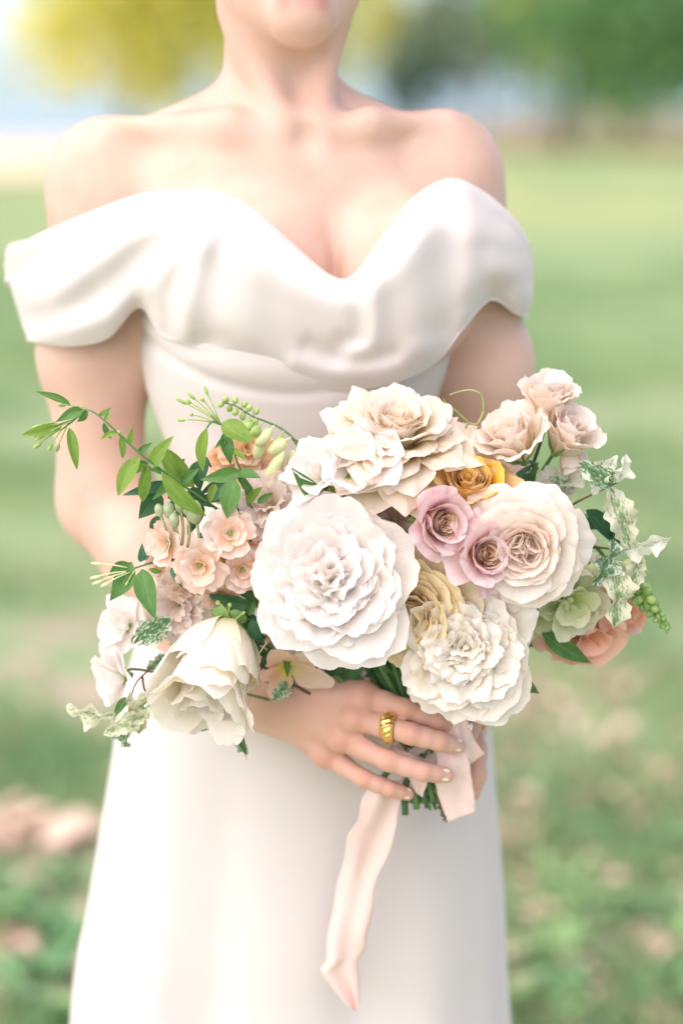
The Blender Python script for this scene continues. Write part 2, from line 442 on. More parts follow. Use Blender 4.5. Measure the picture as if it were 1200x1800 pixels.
tree("leafy_tree", "yellow green tree whose boughs show between her jaw and the pale sky", 500, 50, 3.2, (1.9, 1.6, 2.6), 'lime', 1900, .19, seed=2, clumps=30)
tree("leafy_tree", "dense green tree with a leaning trunk over the leaf litter", 1060, 46, 2.9, (2.6, 2.4, 2.45), 'green', 3000, .20, seed=3, trunk_px=985, clumps=34)
tree("leafy_tree", "blue green bushy tree in the gap behind her left shoulder", 735, 66, 1.5, (1.5, 1.2, 1.5), 'deep', 620, .20, seed=4, clumps=18)
tree("leafy_tree", "thin grey green tree with sky showing through its crown", 830, 58, 2.9, (1.7, 1.4, 2.3), 'soft', 800, .19, seed=5, clumps=26)
tree("leafy_tree", "slender deep green tree with a bare lower trunk behind the litter", 895, 70, 3.0, (2.0, 1.4, 2.3), 'deep', 620, .20, seed=6, trunk_px=905, clumps=24)
tree("leafy_tree", "pale green tree at the far side of the sandy path", -190, 60, 3.5, (1.5, 1.5, 2.6), 'soft', 1500, .2, seed=7)
tree("leafy_tree", "broad green tree behind the leaning trunk", 1290, 60, 3.0, (2.4, 1.8, 2.7), 'green', 2200, .2, seed=8, clumps=30)
tree("leafy_tree", "small lime sapling leaning over the leaf litter", 960, 52, 2.6, (1.0, 1.0, 1.3), 'lime', 240, .19, seed=9, clumps=14)
tree("leafy_tree", "green tree filling the gap beside her jaw", 680, 75, 3.4, (1.6, 1.4, 2.0), 'lime', 520, .22, seed=10, clumps=20)
tree("leafy_tree", "tall soft green tree far along the lake shore", -620, 75, 4.2, (3.0, 2.2, 3.0), 'green', 1800, .24, seed=11, clumps=26)
tree("leafy_tree", "spreading lime tree beyond the far end of the sandy path", -900, 58, 3.6, (2.4, 2.0, 2.8), 'lime', 1500, .22, seed=12, clumps=26)
tree("leafy_tree", "round crowned green tree at the outer edge of the leaf litter", 1750, 55, 3.6, (2.6, 2.0, 2.8), 'green', 1800, .22, seed=13, clumps=26)
tree("leafy_tree", "deep green tree far out past the leaf litter", 2150, 70, 4.0, (3.0, 2.0, 3.0), 'deep', 1500, .24, seed=14, clumps=26)
# ================================================================== person
# body as one surface: smooth union of tapered limbs and rounded masses, meshed with surface nets
def A3(v): return np.array([v[0], v[1], v[2]], dtype=np.float32)
PR = []
def cone(a, b, ra, rb, k=0.02): PR.append(('c', A3(a), A3(b), ra, rb, k))
def ell(c, rad, k=0.02, rot=None, sub=False):
    M = np.array(rot.to_matrix(), dtype=np.float32) if rot is not None else np.eye(3, dtype=np.float32)
    PR.append(('s' if sub else 'e', A3(c), np.array(rad, dtype=np.float32), M, 0, k))

def eval_sdf(x0, n, h):
    X = [x0[i] + h * np.arange(n[i], dtype=np.float32) for i in range(3)]
    D = np.full(n, 0.2, dtype=np.float32)
    for p in PR:
        if p[0] == 'c':
            lo = np.minimum(p[1] - p[3], p[2] - p[4]); hi = np.maximum(p[1] + p[3], p[2] + p[4])
        else:
            rr = float(np.max(p[2])); lo = p[1] - rr; hi = p[1] + rr
        mg = p[5] + 0.02
        s = []
        for i in range(3):
            a = int(max(0, math.floor((lo[i] - mg - x0[i]) / h))); b = int(min(n[i], math.ceil((hi[i] + mg - x0[i]) / h) + 1))
            s.append(slice(a, max(a, b)))
        if any(q.stop <= q.start for q in s): continue
        gx = X[0][s[0]][:, None, None]; gy = X[1][s[1]][None, :, None]; gz = X[2][s[2]][None, None, :]
        if p[0] == 'c':
            a, b, ra, rb = p[1], p[2], p[3], p[4]; ab = b - a; L2 = float(ab @ ab)
            t = np.clip(((gx - a[0]) * ab[0] + (gy - a[1]) * ab[1] + (gz - a[2]) * ab[2]) / L2, 0, 1)
            d = np.sqrt((gx - a[0] - t * ab[0]) ** 2 + (gy - a[1] - t * ab[1]) ** 2 + (gz - a[2] - t * ab[2]) ** 2) - (ra + (rb - ra) * t)
        else:
            M = p[3]; c = p[1]; q = []
            for i in range(3):
                q.append(((gx - c[0]) * M[0, i] + (gy - c[1]) * M[1, i] + (gz - c[2]) * M[2, i]))
            k0 = np.sqrt((q[0] / p[2][0]) ** 2 + (q[1] / p[2][1]) ** 2 + (q[2] / p[2][2]) ** 2) + 1e-6
            k1 = np.sqrt((q[0] / p[2][0] ** 2) ** 2 + (q[1] / p[2][1] ** 2) ** 2 + (q[2] / p[2][2] ** 2) ** 2) + 1e-6
            d = k0 * (k0 - 1) / k1
        o = D[s[0], s[1], s[2]]; k = p[5]
        if p[0] == 's':
            hh = np.clip(0.5 - 0.5 * (o + d) / k, 0, 1); D[s[0], s[1], s[2]] = o * (1 - hh) - d * hh + k * hh * (1 - hh)
        else:
            hh = np.clip(0.5 + 0.5 * (o - d) / k, 0, 1); D[s[0], s[1], s[2]] = o * (1 - hh) + d * hh - k * hh * (1 - hh)
    return D

def surface_nets(D, x0, h):
    S = D < 0
    nx, ny, nz = D.shape
    cs = np.zeros((nx - 1, ny - 1, nz - 1), dtype=np.int8)
    for a in (0, 1):
        for b in (0, 1):
            for c in (0, 1):
                cs += S[a:nx - 1 + a, b:ny - 1 + b, c:nz - 1 + c]
    act = (cs > 0) & (cs < 8)
    I, J, K = np.nonzero(act)
    idx = np.full(act.shape, -1, dtype=np.int64); idx[I, J, K] = np.arange(len(I))
    acc = np.zeros((len(I), 3)); cnt = np.zeros(len(I))
    corners = [(a, b, c) for a in (0, 1) for b in (0, 1) for c in (0, 1)]
    for ca in corners:
        for ax in range(3):
            if ca[ax]: continue
            cb = list(ca); cb[ax] = 1
            d0 = D[I + ca[0], J + ca[1], K + ca[2]]; d1 = D[I + cb[0], J + cb[1], K + cb[2]]
            m = (d0 < 0) != (d1 < 0)
            t = np.where(m, d0 / np.where(m, d0 - d1, 1), 0)
            pos = np.stack([np.full(len(I), float(ca[i])) for i in range(3)], -1); pos[:, ax] += t
            acc += pos * m[:, None]; cnt += m
    V = (np.stack([I, J, K], -1) + acc / np.maximum(cnt, 1)[:, None]) * h + np.asarray(x0)
    quads = []
    for ax in range(3):
        sl0 = [slice(1, -1)] * 3; sl1 = [slice(1, -1)] * 3
        sl0[ax] = slice(0, -1); sl1[ax] = slice(1, None)
        s0 = S[tuple(sl0)]; s1 = S[tuple(sl1)]
        E = np.nonzero(s0 != s1); flip = s0[E]
        e = [E[i] + (0 if i == ax else 1) for i in range(3)]
        u, v = (ax + 1) % 3, (ax + 2) % 3
        def cell(du, dv):
            c = [e[0].copy(), e[1].copy(), e[2].copy()]; c[u] = c[u] - du; c[v] = c[v] - dv
            return idx[c[0], c[1], c[2]]
        q = np.stack([cell(1, 1), cell(0, 1), cell(0, 0), cell(1, 0)], -1)
        q = np.where(flip[:, None], q, q[:, ::-1])
        quads.append(q[(q >= 0).all(1)])
    return V, np.vstack(quads)

# ---- torso, neck, head (positions read off the photo at the depth each part has)
ell(W(500, 445, 0.015), (0.150, 0.092, 0.150), 0.03)
ell(W(495, 335, 0.005), (0.135, 0.060, 0.072), 0.04)
ell(W(520, 640, 0.010), (0.118, 0.082, 0.16), 0.04)
ell(W(530, 860, 0.005), (0.098, 0.078, 0.14), 0.05)
ell(W(535, 1130, 0.0), (0.145, 0.092, 0.16), 0.06)
ell(W(458, 500, -0.054), (0.074, 0.060, 0.082), 0.026)
ell(W(706, 496, -0.048), (0.070, 0.060, 0.082), 0.022)
for sx in (-1, 1):                                                  # legs and shoes, under the skirt
    hx = W(535, 1130, 0).x + sx * 0.075
    cone((hx, 0.0, 0.95), (hx - sx * 0.01, -0.01, 0.52), 0.078, 0.052, 0.03)
    cone((hx - sx * 0.01, -0.01, 0.52), (hx - sx * 0.015, 0.02, 0.12), 0.052, 0.032, 0.02)
    cone((hx - sx * 0.015, 0.03, 0.10), (hx + sx * 0.005, -0.13, 0.032), 0.034, 0.026, 0.02)
cone(W(490, 270, 0.03), W(492, 0, 0.012), 0.0525, 0.0485, 0.024)        # neck
cone(W(470, 206, 0.035), W(205, 304, 0.025), 0.030, 0.038, 0.034)    # trapezius
cone(W(514, 206, 0.035), W(756, 304, 0.025), 0.030, 0.038, 0.034)
cone(W(512, 236, -0.047), W(400, 222, -0.046), 0.0050, 0.0058, 0.030)  # collar bones
cone(W(400, 222, -0.046), W(215, 222, -0.010), 0.0065, 0.008, 0.026)
cone(W(566, 234, -0.047), W(650, 214, -0.044), 0.0060, 0.0065, 0.026)
cone(W(650, 214, -0.044), W(780, 216, -0.012), 0.0065, 0.008, 0.026)
cone(W(410, 20, -0.005), W(505, 225, -0.046), 0.012, 0.0075, 0.02)    # neck tendons
cone(W(592, 10, -0.000), W(560, 225, -0.044), 0.012, 0.0075, 0.02)
ell(W(538, 238, -0.064), (0.007, 0.008, 0.008), 0.02, sub=True)
ell(W(588, 462, -0.094), (0.0036, 0.016, 0.030), 0.012, sub=True)   # cleavage      # throat notch
# head, turned a little to her left
HZ = Quaternion((0, 0, 1), R(12))
ell(W(498, -215, 0.012), (0.076, 0.096, 0.108), 0.02, HZ)
ell(W(512, -80, -0.022), (0.060, 0.066, 0.085), 0.025, HZ)
cone(W(529, 30, -0.072), W(420, -60, 0.0), 0.0185, 0.021, 0.025)
cone(W(529, 30, -0.072), W(606, -60, -0.012), 0.0185, 0.021, 0.025)
ell(W(530, 28, -0.080), (0.021, 0.017, 0.017), 0.02)
cone(W(503, 2, -0.089), W(560, 3, -0.089), 0.0062, 0.0058, 0.010)
cone(W(500, -14, -0.088), W(562, -13, -0.088), 0.0045, 0.0045, 0.008)
cone(W(534, -140, -0.088), W(536, -62, -0.106), 0.007, 0.0115, 0.015)
for ex in (490, 566): ell(W(ex, -140, -0.090), (0.016, 0.010, 0.011), 0.012, sub=True)
for ex in (490, 566): ell(W(ex, -140, -0.074), (0.012, 0.012, 0.011), 0.004)
for ex, ey in ((372, 0.01), (640, 0.0)): ell(W(ex, -115, ey), (0.010, 0.018, 0.031), 0.008, HZ)
# ---- her right arm (picture left)
SHL, ELL_, WRL = W(180, 314, 0.025), W(186, 880, 0.030), W(478, 1230, -0.138)
ell(SHL - Vector((0, 0, .006)), (0.044, 0.047, 0.056), 0.03)
cone(W(190, 330, 0.025), W(163, 620, 0.028), 0.047, 0.0455, 0.035)
cone(W(163, 620, 0.028), ELL_, 0.0455, 0.0395, 0.03)
fm = ELL_.lerp(WRL, 0.28)
cone(ELL_, fm, 0.0395, 0.0395, 0.03); cone(fm, WRL, 0.0395, 0.0265, 0.03)
# ---- her left arm (picture right)
SHR, ELR, WRR = W(780, 308, 0.020), W(862, 890, 0.045), W(842, 1165, -0.098)
ell(SHR - Vector((0, 0, .004)), (0.043, 0.046, 0.056), 0.03)
cone(W(784, 310, 0.022), W(850, 640, 0.028), 0.046, 0.0400, 0.035)
cone(W(850, 640, 0.028), ELR, 0.0400, 0.038, 0.03)
fm = ELR.lerp(WRR, 0.28)
cone(ELR, fm, 0.038, 0.040, 0.03); cone(fm, WRR, 0.040, 0.026, 0.03)
N_COARSE = len(PR)
# ---- right hand, lying over the wrapped stems
FLUSH = []
WR = W(482, 1232, -0.140)
MCP = {'index': W(640, 1222, -0.190), 'middle': W(622, 1262, -0.199), 'ring': W(598, 1297, -0.194), 'pinky': W(572, 1326, -0.180)}
CMC = {'index': W(515, 1212, -0.152), 'middle': W(512, 1230, -0.157), 'ring': W(508, 1248, -0.154), 'pinky': W(502, 1262, -0.147)}
cone(WRL, WR, 0.0265, 0.024, 0.02)
for f, ra, rb in (('index', .0150, .0122), ('middle', .0150, .0122), ('ring', .0150, .0118), ('pinky', .0145, .0110)):
    cone(CMC[f], MCP[f], ra, rb, 0.016)
    FLUSH.append((MCP[f] + Vector((0, -0.010, 0)), 0.012, 0.34))
cone(W(520, 1235, -0.143), W(600, 1272, -0.170), 0.019, 0.016, 0.02)      # palm pad
FING = {
 'index': [MCP['index'], W(712, 1246, -0.207), W(768, 1268, -0.203), W(800, 1282, -0.190)],
 'middle': [MCP['middle'], W(722, 1290, -0.222), W(772, 1303, -0.220), W(803, 1311, -0.210)],
 'ring': [MCP['ring'], W(684, 1338, -0.219), W(744, 1357, -0.222), W(784, 1363, -0.215)],
 'pinky': [MCP['pinky'], W(640, 1369, -0.205), W(686, 1387, -0.207), W(716, 1396, -0.202)]}
FR = {'index': (.0100, .0086, .0077, .0064), 'middle': (.0106, .0091, .0082, .0068), 'ring': (.0102, .0087, .0078, .0065), 'pinky': (.0092, .0076, .0068, .0056)}
for f in FING:
    J = FING[f]; r = FR[f]
    for i in range(3):
        m = J[i].lerp(J[i + 1], 0.5); rm = (r[i] + r[i + 1]) * 0.5 * 0.975
        cone(J[i], m, r[i], rm, 0.0035 if i else 0.006); cone(m, J[i + 1], rm, r[i + 1], 0.0035)
    FLUSH.append((J[1] + Vector((0, -0.007, 0)), 0.010, 0.26)); FLUSH.append((J[2] + Vector((0, -0.006, 0)), 0.008, 0.22)); FLUSH.append((J[3], 0.010, 0.18))
# thumb, behind the stems
TH = [W(545, 1215, -0.145), W(610, 1205, -0.132), W(670, 1225, -0.126), W(715, 1250, -0.130)]
for i, r in enumerate((.0150, .0115, .0100)): cone(TH[i], TH[i + 1], r, (.0115, .0100, .0078)[i], 0.006)
# tendons on the back of the hand
for f in ('index', 'middle', 'ring', 'pinky'):
    cone(CMC[f].lerp(MCP[f], .25) + Vector((0, -0.0125, 0.001)), MCP[f] + Vector((0, -0.0085, 0.0)), 0.0030, 0.0042, 0.007)
    ell(MCP[f] + Vector((-0.002, -0.006, 0)), (.0085, .0075, .0085), 0.007)
# ---- left hand, behind the stems, its fingers curling round on the right
LP = W(800, 1262, -0.112)
cone(WRR, LP, 0.025, 0.024, 0.02)
cone(W(822, 1235, -0.112), W(818, 1340, -0.118), 0.017, 0.014, 0.014)
LF = [[W(820, 1225, -0.120), W(836, 1262, -0.146), W(822, 1290, -0.158), W(800, 1296, -0.150)],
      [W(824, 1262, -0.122), W(838, 1318, -0.152), W(838, 1362, -0.161), W(831, 1394, -0.156)],
      [W(812, 1300, -0.120), W(826, 1338, -0.138), W(815, 1372, -0.150), W(800, 1386, -0.146)],
      [W(804, 1330, -0.118), W(808, 1358, -0.130), W(796, 1378, -0.138), W(782, 1384, -0.136)]]
for J in LF:
    r = (.0098, .0086, .0080, .0066)
    for i in range(3): cone(J[i], J[i + 1], r[i], r[i + 1], 0.004)
LT = [W(790, 1238, -0.120), W(765, 1215, -0.130), W(735, 1205, -0.138), W(712, 1202, -0.140)]
for i, r in enumerate((.013, .0110, .0098)): cone(LT[i], LT[i + 1], r, (.011, .0098, .0078)[i], 0.006)

def build_body(parent):
    allp = list(PR)
    h = 0.0042
    x0 = np.array([-0.30, -0.19, -0.006], dtype=np.float32); n = (int(0.52 / h), int(0.36 / h), int(1.80 / h))
    PR[:] = allp[:N_COARSE]
    V1, F1 = surface_nets(eval_sdf(x0, n, h), x0, h)
    # fine patch for both hands
    a, b = W(436, 1470, -0.16), W(900, 1140, -0.16)
    lo = np.array([a.x, -0.262, a.z]); hi = np.array([b.x, -0.088, b.z])
    c = V1[F1].mean(1)
    inside = ((c > lo + 0.007) & (c < np.array([hi[0], 9, hi[2]]) - 0.007)).all(1) & (c[:, 1] < -0.100)
    F1 = F1[~inside]
    PR[:] = [p for p in allp if p[0] == 'c' or p[1][1] < -0.1]
    h2 = 0.00115
    n2 = tuple(int(q) for q in ((hi - lo) / h2))
    V2, F2 = surface_nets(eval_sdf(lo.astype(np.float32), n2, h2), lo, h2)
    PR[:] = allp
    V = np.vstack([V1, V2]); Fq = np.vstack([F1, F2 + len(V1)])
    fl = np.zeros(len(V)); lip = np.zeros(len(V))
    for p, r, s in FLUSH:
        fl = np.maximum(fl, s * np.exp(-((V - np.array(p)) ** 2).sum(1) / (r * r)))
    for f in FING:                                               # finger joint creases, their shade painted as darker red bands
        J = FING[f]
        for jj, wd in ((1, .0085), (2, .0070)):
            d = np.array((J[jj + 1] - J[jj - 1]).normalized()); q = V - np.array(J[jj]); a_ = q @ d
            near = np.exp(-((q ** 2).sum(1)) / (2 * wd * wd)) * (q[:, 1] < 0.002)
            fl = np.maximum(fl, .62 * near * (np.exp(-((a_ - .0014) / .0007) ** 2) + np.exp(-((a_ + .0016) / .0007) ** 2)))
    hw = np.array(WR); hand = np.clip((V[:, 0] - hw[0] + 0.06) / 0.08, 0, 1) * (V[:, 1] < -0.105) * (V[:, 2] < W(500, 1100, -.15).z)
    fl = np.clip(fl + 0.26 * hand, 0, 1)  # whole hand redder and darker: shade under the flowers painted into the skin
    for q in ((503, 2), (531, 4), (560, 3), (516, -13), (547, -13)):
        lip = np.maximum(lip, np.exp(-((V - np.array(W(q[0], q[1], -0.093))) ** 2).sum(1) / (0.009 ** 2)))
    me = mesh_np("body", V, Fq, M_SKIN, attr={'flush_shade': fl, 'lip': lip})
    return obj("body", me, parent)

person = tag(empty("person", (0, 0, 0)), "person in an ivory off-shoulder gown standing on the lawn, holding a bouquet", "person")
body = build_body(person)

# nails
def nail(f, name="fingernail", J=None, rr=None, up=Vector((0, -1, 0.25))):
    J = J or FING[f]; r = rr or FR[f][3]
    d = (J[3] - J[2]).normalized(); n = (up - d * up.dot(d)).normalized(); s = d.cross(n)
    L, wd = r * 1.75, r * 0.78
    V = []
    nu, nv = 9, 7
    for i in range(nu):
        t = i / (nu - 1)
        for j in range(nv):
            v = -1 + 2 * j / (nv - 1)
            ln = L * (t * (1 - 0.10 * v * v * t) ) - (1 - t) * 0.12 * L * (v * v)
            ww = wd * (0.86 + 0.14 * math.sin(t * math.pi)) * (1 if t < .7 else math.sqrt(max(0.05, 1 - ((t - .7) / .34) ** 2)))
            ang = v * 0.95
            p = J[3] - d * r * 1.15 + d * ln + s * (ww * math.sin(ang) / math.sin(.95)) + n * (r * 0.90 + r * 0.36 * (math.cos(ang) - 0.72) - 0.24 * r * t * t * t)
            V.append(p)
    V = np.array([list(p) for p in V])
    V2 = V - np.array(n) * 0.0006
    Fq = grid_faces(nu, nv)
    me = mesh_np(name, np.vstack([V, V2]), np.vstack([Fq, Fq[:, ::-1] + len(V)]), M_NAIL)
    return obj(name, me, person)
nail('ring', up=Vector((0.05, -1, 0.35))); nail('pinky', up=Vector((0.05, -1, 0.4))); nail('middle', up=Vector((0.75, -0.75, 0.2)))

# hair: swept back into a low bun, out of the frame
def hair():
    g = Geo()
    c = W(498, -215, 0.012)
    th = np.linspace(0, np.pi * 0.62, 22); ph = np.linspace(0, 2 * np.pi, 40, endpoint=False)
    V = []
    for p in ph:
        for t in th:
            f = 1.06 + 0.012 * math.sin(p * 26 + t * 6)
            front = max(0, -math.sin(p + R(12)))
            tt = t * (1 - 0.34 * front)
            V.append((c.x + 0.079 * f * math.cos(p) * math.sin(tt), c.y + 0.008 + 0.099 * f * math.sin(p) * math.sin(tt), c.z + 0.111 * f * math.cos(tt)))
    g.add(np.array(V), grid_faces(40, 22, True))
    g.ball((c.x, c.y + 0.125, c.z - 0.045), (0.045, 0.036, 0.04), nu=16, nv=12)
    return g.build("hair", simple_mat("brown_hair", (0.10, 0.055, 0.03), rough=0.45, var=0.3, scale=160, bump=0.4), person)
hair()

# ================================================================== gown
def loft_dress():
    rows = [  # py, xl, xr, yfront, yback
        (470, 262, 792, -.105, .105), (520, 250, 797, -.118, .105), (600, 249, 796, -.121, .10), (650, 253, 785, -.112, .097), (700, 264, 769, -.103, .092),
        (780, 296, 754, -.094, .086), (860, 314, 745, -.090, .084), (950, 298, 762, -.093, .092), (1050, 262, 800, -.100, .108),
        (1150, 233, 834, -.107, .125), (1270, 206, 860, -.112, .138), (1400, 190, 868, -.114, .142), (1600, 164, 876, -.116, .148), (1800, 140, 879, -.120, .165)]
    S = []
    for py, xl, xr, yf, yb in rows:
        a, b = W(xl, py, 0.02), W(xr, py, 0.02)
        S.append((a.z, a.x, b.x, yf, yb))
    S.append((0.28, -0.262, 0.175, -.165, .27)); S.append((0.012, -0.345, 0.25, -.225, .42))
    S = np.array(S)
    nr = 150; nc = 220
    C = catmull(np.stack([S[:, 0], S[:, 1], S[:, 2]], -1), nr); D = catmull(np.stack([S[:, 3], S[:, 4], S[:, 0]], -1), nr)
    V = np.zeros((nc, nr, 3)); th = np.linspace(0, 2 * np.pi, nc, endpoint=False)
    zs = C[:, 0]; z_seam = W(550, 690, -.1).z
    ztop = W(0, 1250, 0).z; amp = np.clip((ztop - zs) / 0.65, 0, 1)
    for j in range(nr):
        cx = (C[j, 1] + C[j, 2]) / 2; hx = (C[j, 2] - C[j, 1]) / 2; cy = 0.02
        e = 2 / 2.25
        ct, st = np.cos(th), np.sin(th)
        x = cx + hx * np.sign(ct) * np.abs(ct) ** e
        y = np.where(st < 0, cy + (cy - D[j, 0]) * np.sign(st) * np.abs(st) ** e, cy + (D[j, 1] - cy) * np.abs(st) ** e)
        nrm = np.stack([ct / hx, st / 0.11], -1); nrm /= np.linalg.norm(nrm, axis=1)[:, None]
        # soft vertical folds of the skirt
        u = (x - cx) / hx
        fold = np.zeros(nc)
        zz = ztop - zs[j]
        for c0, dr, w, A in ((-0.68, 0.20, .10, .010), (-0.38, 0.12, .12, -.008), (-.05, .05, .22, .005), (0.30, .05, .12, -.006), (0.62, .10, .13, .007), (0.86, .08, .10, -.003)):
            fold += A * np.exp(-((u - c0 - dr * zz) / w) ** 2)
        fold = fold * np.where(st < 0, 1, 0) + np.where(st >= 0, 0.012 * np.sin(9 * th), 0)
        f = fold * (0.10 * min(1, max(0, zz / .08)) + amp[j] * 2.3)
        # seam line under the bust
        zl = z_seam + 0.030 * (u / 0.8) ** 2
        f = f - 0.0030 * np.exp(-((zs[j] - zl) / 0.006) ** 2) * (st < -0.2) + 0.0012 * np.exp(-((zs[j] - zl - .016) / 0.012) ** 2) * (st < -0.2)
        f = f + 0.0012 * np.sin(zs[j] * 95 + 3 * u) * np.exp(-((zs[j] - W(0, 800, 0).z) / .05) ** 2) * (np.abs(u) > .3)
        V[:, j, 0] = x + nrm[:, 0] * f; V[:, j, 1] = y + nrm[:, 1] * f; V[:, j, 2] = zs[j]
    Fq = grid_faces(nc, nr, True)
    me = mesh_np("gown", V.reshape(-1, 3), Fq, M_DRESS)
    o = obj("gown", me, person)
    s = o.modifiers.new("thick", 'SOLIDIFY'); s.thickness = 0.0015; s.offset = 1
    return o
gown = loft_dress()
gown['label'] = "ivory crepe gown skirt and bodice"

def collar():
    # columns left to right; each: top, upper, lower, bottom as (px, py, depth)
    C = [
     [(40, 424, .065), (26, 462, .075), (50, 545, .07), (66, 596, .06)],
     [(15, 441, .010), (30, 484, .000), (49, 555, .000), (60, 600, -.005)],
     [(80, 406, -.035), (88, 455, -.050), (98, 545, -.055), (122, 608, -.048)],
     [(165, 370, -.050), (170, 425, -.072), (178, 525, -.072), (190, 594, -.060)],
     [(245, 341, -.062), (240, 410, -.090), (238, 492, -.084), (244, 541, -.062)],
     [(318, 333, -.070), (303, 415, -.112), (288, 522, -.108), (283, 586, -.086)],
     [(390, 338, -.080), (376, 425, -.130), (358, 540, -.128), (345, 611, -.106)],
     [(450, 370, -.094), (440, 455, -.140), (430, 570, -.131), (418, 640, -.110)],
     [(520, 432, -.112), (512, 500, -.146), (502, 600, -.131), (494, 670, -.109)],
     [(580, 483, -.118), (582, 530, -.145), (580, 612, -.131), (575, 686, -.108)],
     [(618, 484, -.118), (634, 525, -.146), (642, 607, -.132), (650, 682, -.108)],
     [(672, 415, -.104), (692, 475, -.146), (705, 580, -.131), (714, 665, -.106)],
     [(728, 345, -.086), (750, 415, -.130), (766, 540, -.124), (772, 632, -.094)],
     [(790, 313, -.068), (815, 395, -.108), (828, 495, -.112), (812, 580, -.098)],
     [(848, 335, -.050), (872, 415, -.084), (874, 485, -.084), (862, 528, -.062)],
     [(905, 386, -.030), (914, 435, -.046), (918, 505, -.046), (905, 551, -.034)],
     [(932, 436, .005), (935, 472, .005), (935, 520, .005), (927, 556, .005)],
     [(905, 415, .065), (912, 462, .068), (912, 520, .066), (905, 552, .062)],
     [(720, 400, .112), (720, 460, .118), (720, 540, .118), (720, 590, .108)],
     [(490, 420, .118), (490, 470, .124), (490, 550, .124), (490, 600, .112)],
     [(250, 400, .112), (250, 460, .118), (250, 540, .118), (250, 600, .108)]]
    rows = []
    for c in C:
        t, u, l, b = [Vector(q) for q in c]
        back = t[2] > .055
        sg = -1 if back else 1
        # inner lip, top roll, face, hem, turned-in hem
        rows.append([t + Vector((0, 62, .030 * sg)), t + Vector((0, 16, .022 * sg)), t + Vector((0, 0, .009 * sg)), t.lerp(u, .14) + Vector((0, -2, -.004 * sg)), t.lerp(u, .5) + Vector((0, 0, -.004 * sg)), u, (u + l) / 2 + Vector((0, 0, -.002 * sg)), l,
                     l.lerp(b, .55) + Vector((0, 0, -.002 * sg)), b + Vector((0, -4, 0)), b + Vector((0, 1, .004 * sg)), b + Vector((0, -10, .016 * sg))])
    G = np.array([[list(p) for p in r] for r in rows])        # (ncol, nrow, 3) px,py,y
    ncol, nrow = G.shape[:2]
    NU, NV = 460, 90
    P = np.concatenate([G[-2:], G, G[:3]], 0)
    u = np.linspace(0, ncol, NU, endpoint=False); i = u.astype(int); f = (u - i)[:, None, None]; k = i + 2
    p0, p1, p2, p3 = P[k - 1], P[k], P[k + 1], P[k + 2]
    H = 0.5 * (2 * p1 + (p2 - p0) * f + (2 * p0 - 5 * p1 + 4 * p2 - p3) * f ** 2 + (3 * p1 - p0 - 3 * p2 + p3) * f ** 3)
    Q = np.concatenate([2 * H[:, :1] - H[:, 1:2], H, 2 * H[:, -1:] - H[:, -2:-1]], 1)
    v = np.linspace(0, nrow - 1, NV); j = np.minimum(v.astype(int), nrow - 2); g = (v - j)[None, :, None]
    p0, p1, p2, p3 = Q[:, j], Q[:, j + 1], Q[:, j + 2], Q[:, j + 3]
    S = 0.5 * (2 * p1 + (p2 - p0) * g + (2 * p0 - 5 * p1 + 4 * p2 - p3) * g ** 2 + (3 * p1 - p0 - 3 * p2 + p3) * g ** 3)
    px, py, yy = S[..., 0], S[..., 1], S[..., 2]
    # folds of the cloth: ridges (+) and hollows (-), as they lie on the drape
    folds = [
     (.0080, 17, [(330, 350), (250, 400), (170, 460), (100, 510), (52, 528)]),
     (-.0075, 17, [(270, 352), (180, 412), (90, 450), (30, 470)]),
     (-.0070, 17, [(330, 400), (245, 455), (150, 530), (60, 570)]),
     (.0070, 15, [(345, 420), (290, 470), (240, 520), (180, 560), (80, 590)]),
     (-.0060, 13, [(352, 370), (330, 440), (305, 520), (300, 590)]),
     (.0070, 13, [(385, 360), (352, 440), (330, 520), (318, 590)]),
     (-.0045, 15, [(420, 385), (385, 470), (370, 560), (362, 610)]),
     (.0045, 22, [(470, 420), (440, 500), (430, 590)]),
     (.0085, 12, [(652, 480), (655, 530), (656, 580), (648, 610), (620, 622)]),
     (-.0080, 12, [(628, 508), (632, 550), (630, 590), (605, 604)]),
     (-.0065, 10, [(545, 608), (585, 628), (640, 632), (690, 624)]),
     (.0050, 12, [(520, 640), (590, 655), (680, 645), (740, 615)]),
     (-.0075, 20, [(782, 360), (786, 430), (790, 510), (780, 570)]),
     (.0060, 20, [(738, 370), (730, 450), (728, 540), (735, 600)]),
     (.0075, 16, [(815, 345), (835, 420), (870, 465), (920, 478)]),
     (-.0060, 13, [(850, 440), (848, 490), (835, 535)]),
     (-.0070, 12, [(868, 512), (900, 500), (932, 492)]),
     (-.0040, 16, [(880, 395), (905, 440), (930, 455)]),
     (-.0050, 12, [(352, 606), (390, 600), (430, 625), (480, 650)])]
    dsp = np.zeros_like(px)
    for A, w, line in folds:
        d2 = np.full(px.shape, 1e9)
        L = catmull(np.array([(a, b, 0) for a, b in line], float), 24)[:, :2]
        for a, b in zip(L[:-1], L[1:]):
            ab = b - a; t = np.clip(((px - a[0]) * ab[0] + (py - a[1]) * ab[1]) / (ab @ ab), 0, 1)
            d2 = np.minimum(d2, (px - a[0] - t * ab[0]) ** 2 + (py - a[1] - t * ab[1]) ** 2)
        dsp += A * np.exp(-d2 / (2 * (1.2 * w) ** 2))
    face = np.clip((np.arange(NV) - 10) / 8, 0, 1) * np.clip((NV - 10 - np.arange(NV)) / 8, 0, 1)
    yy = yy - dsp * face[None, :] * (yy < 0.03) * 0.85
    V = np.zeros((NU, NV, 3))
    dx = (px - 600) / F_PX; dv = -(py - 900) / F_PX
    cp, sp = math.cos(PITCH), math.sin(PITCH)
    dy = cp + dv * sp; dz = -sp + dv * cp
    t = (yy - CAM.y) / dy
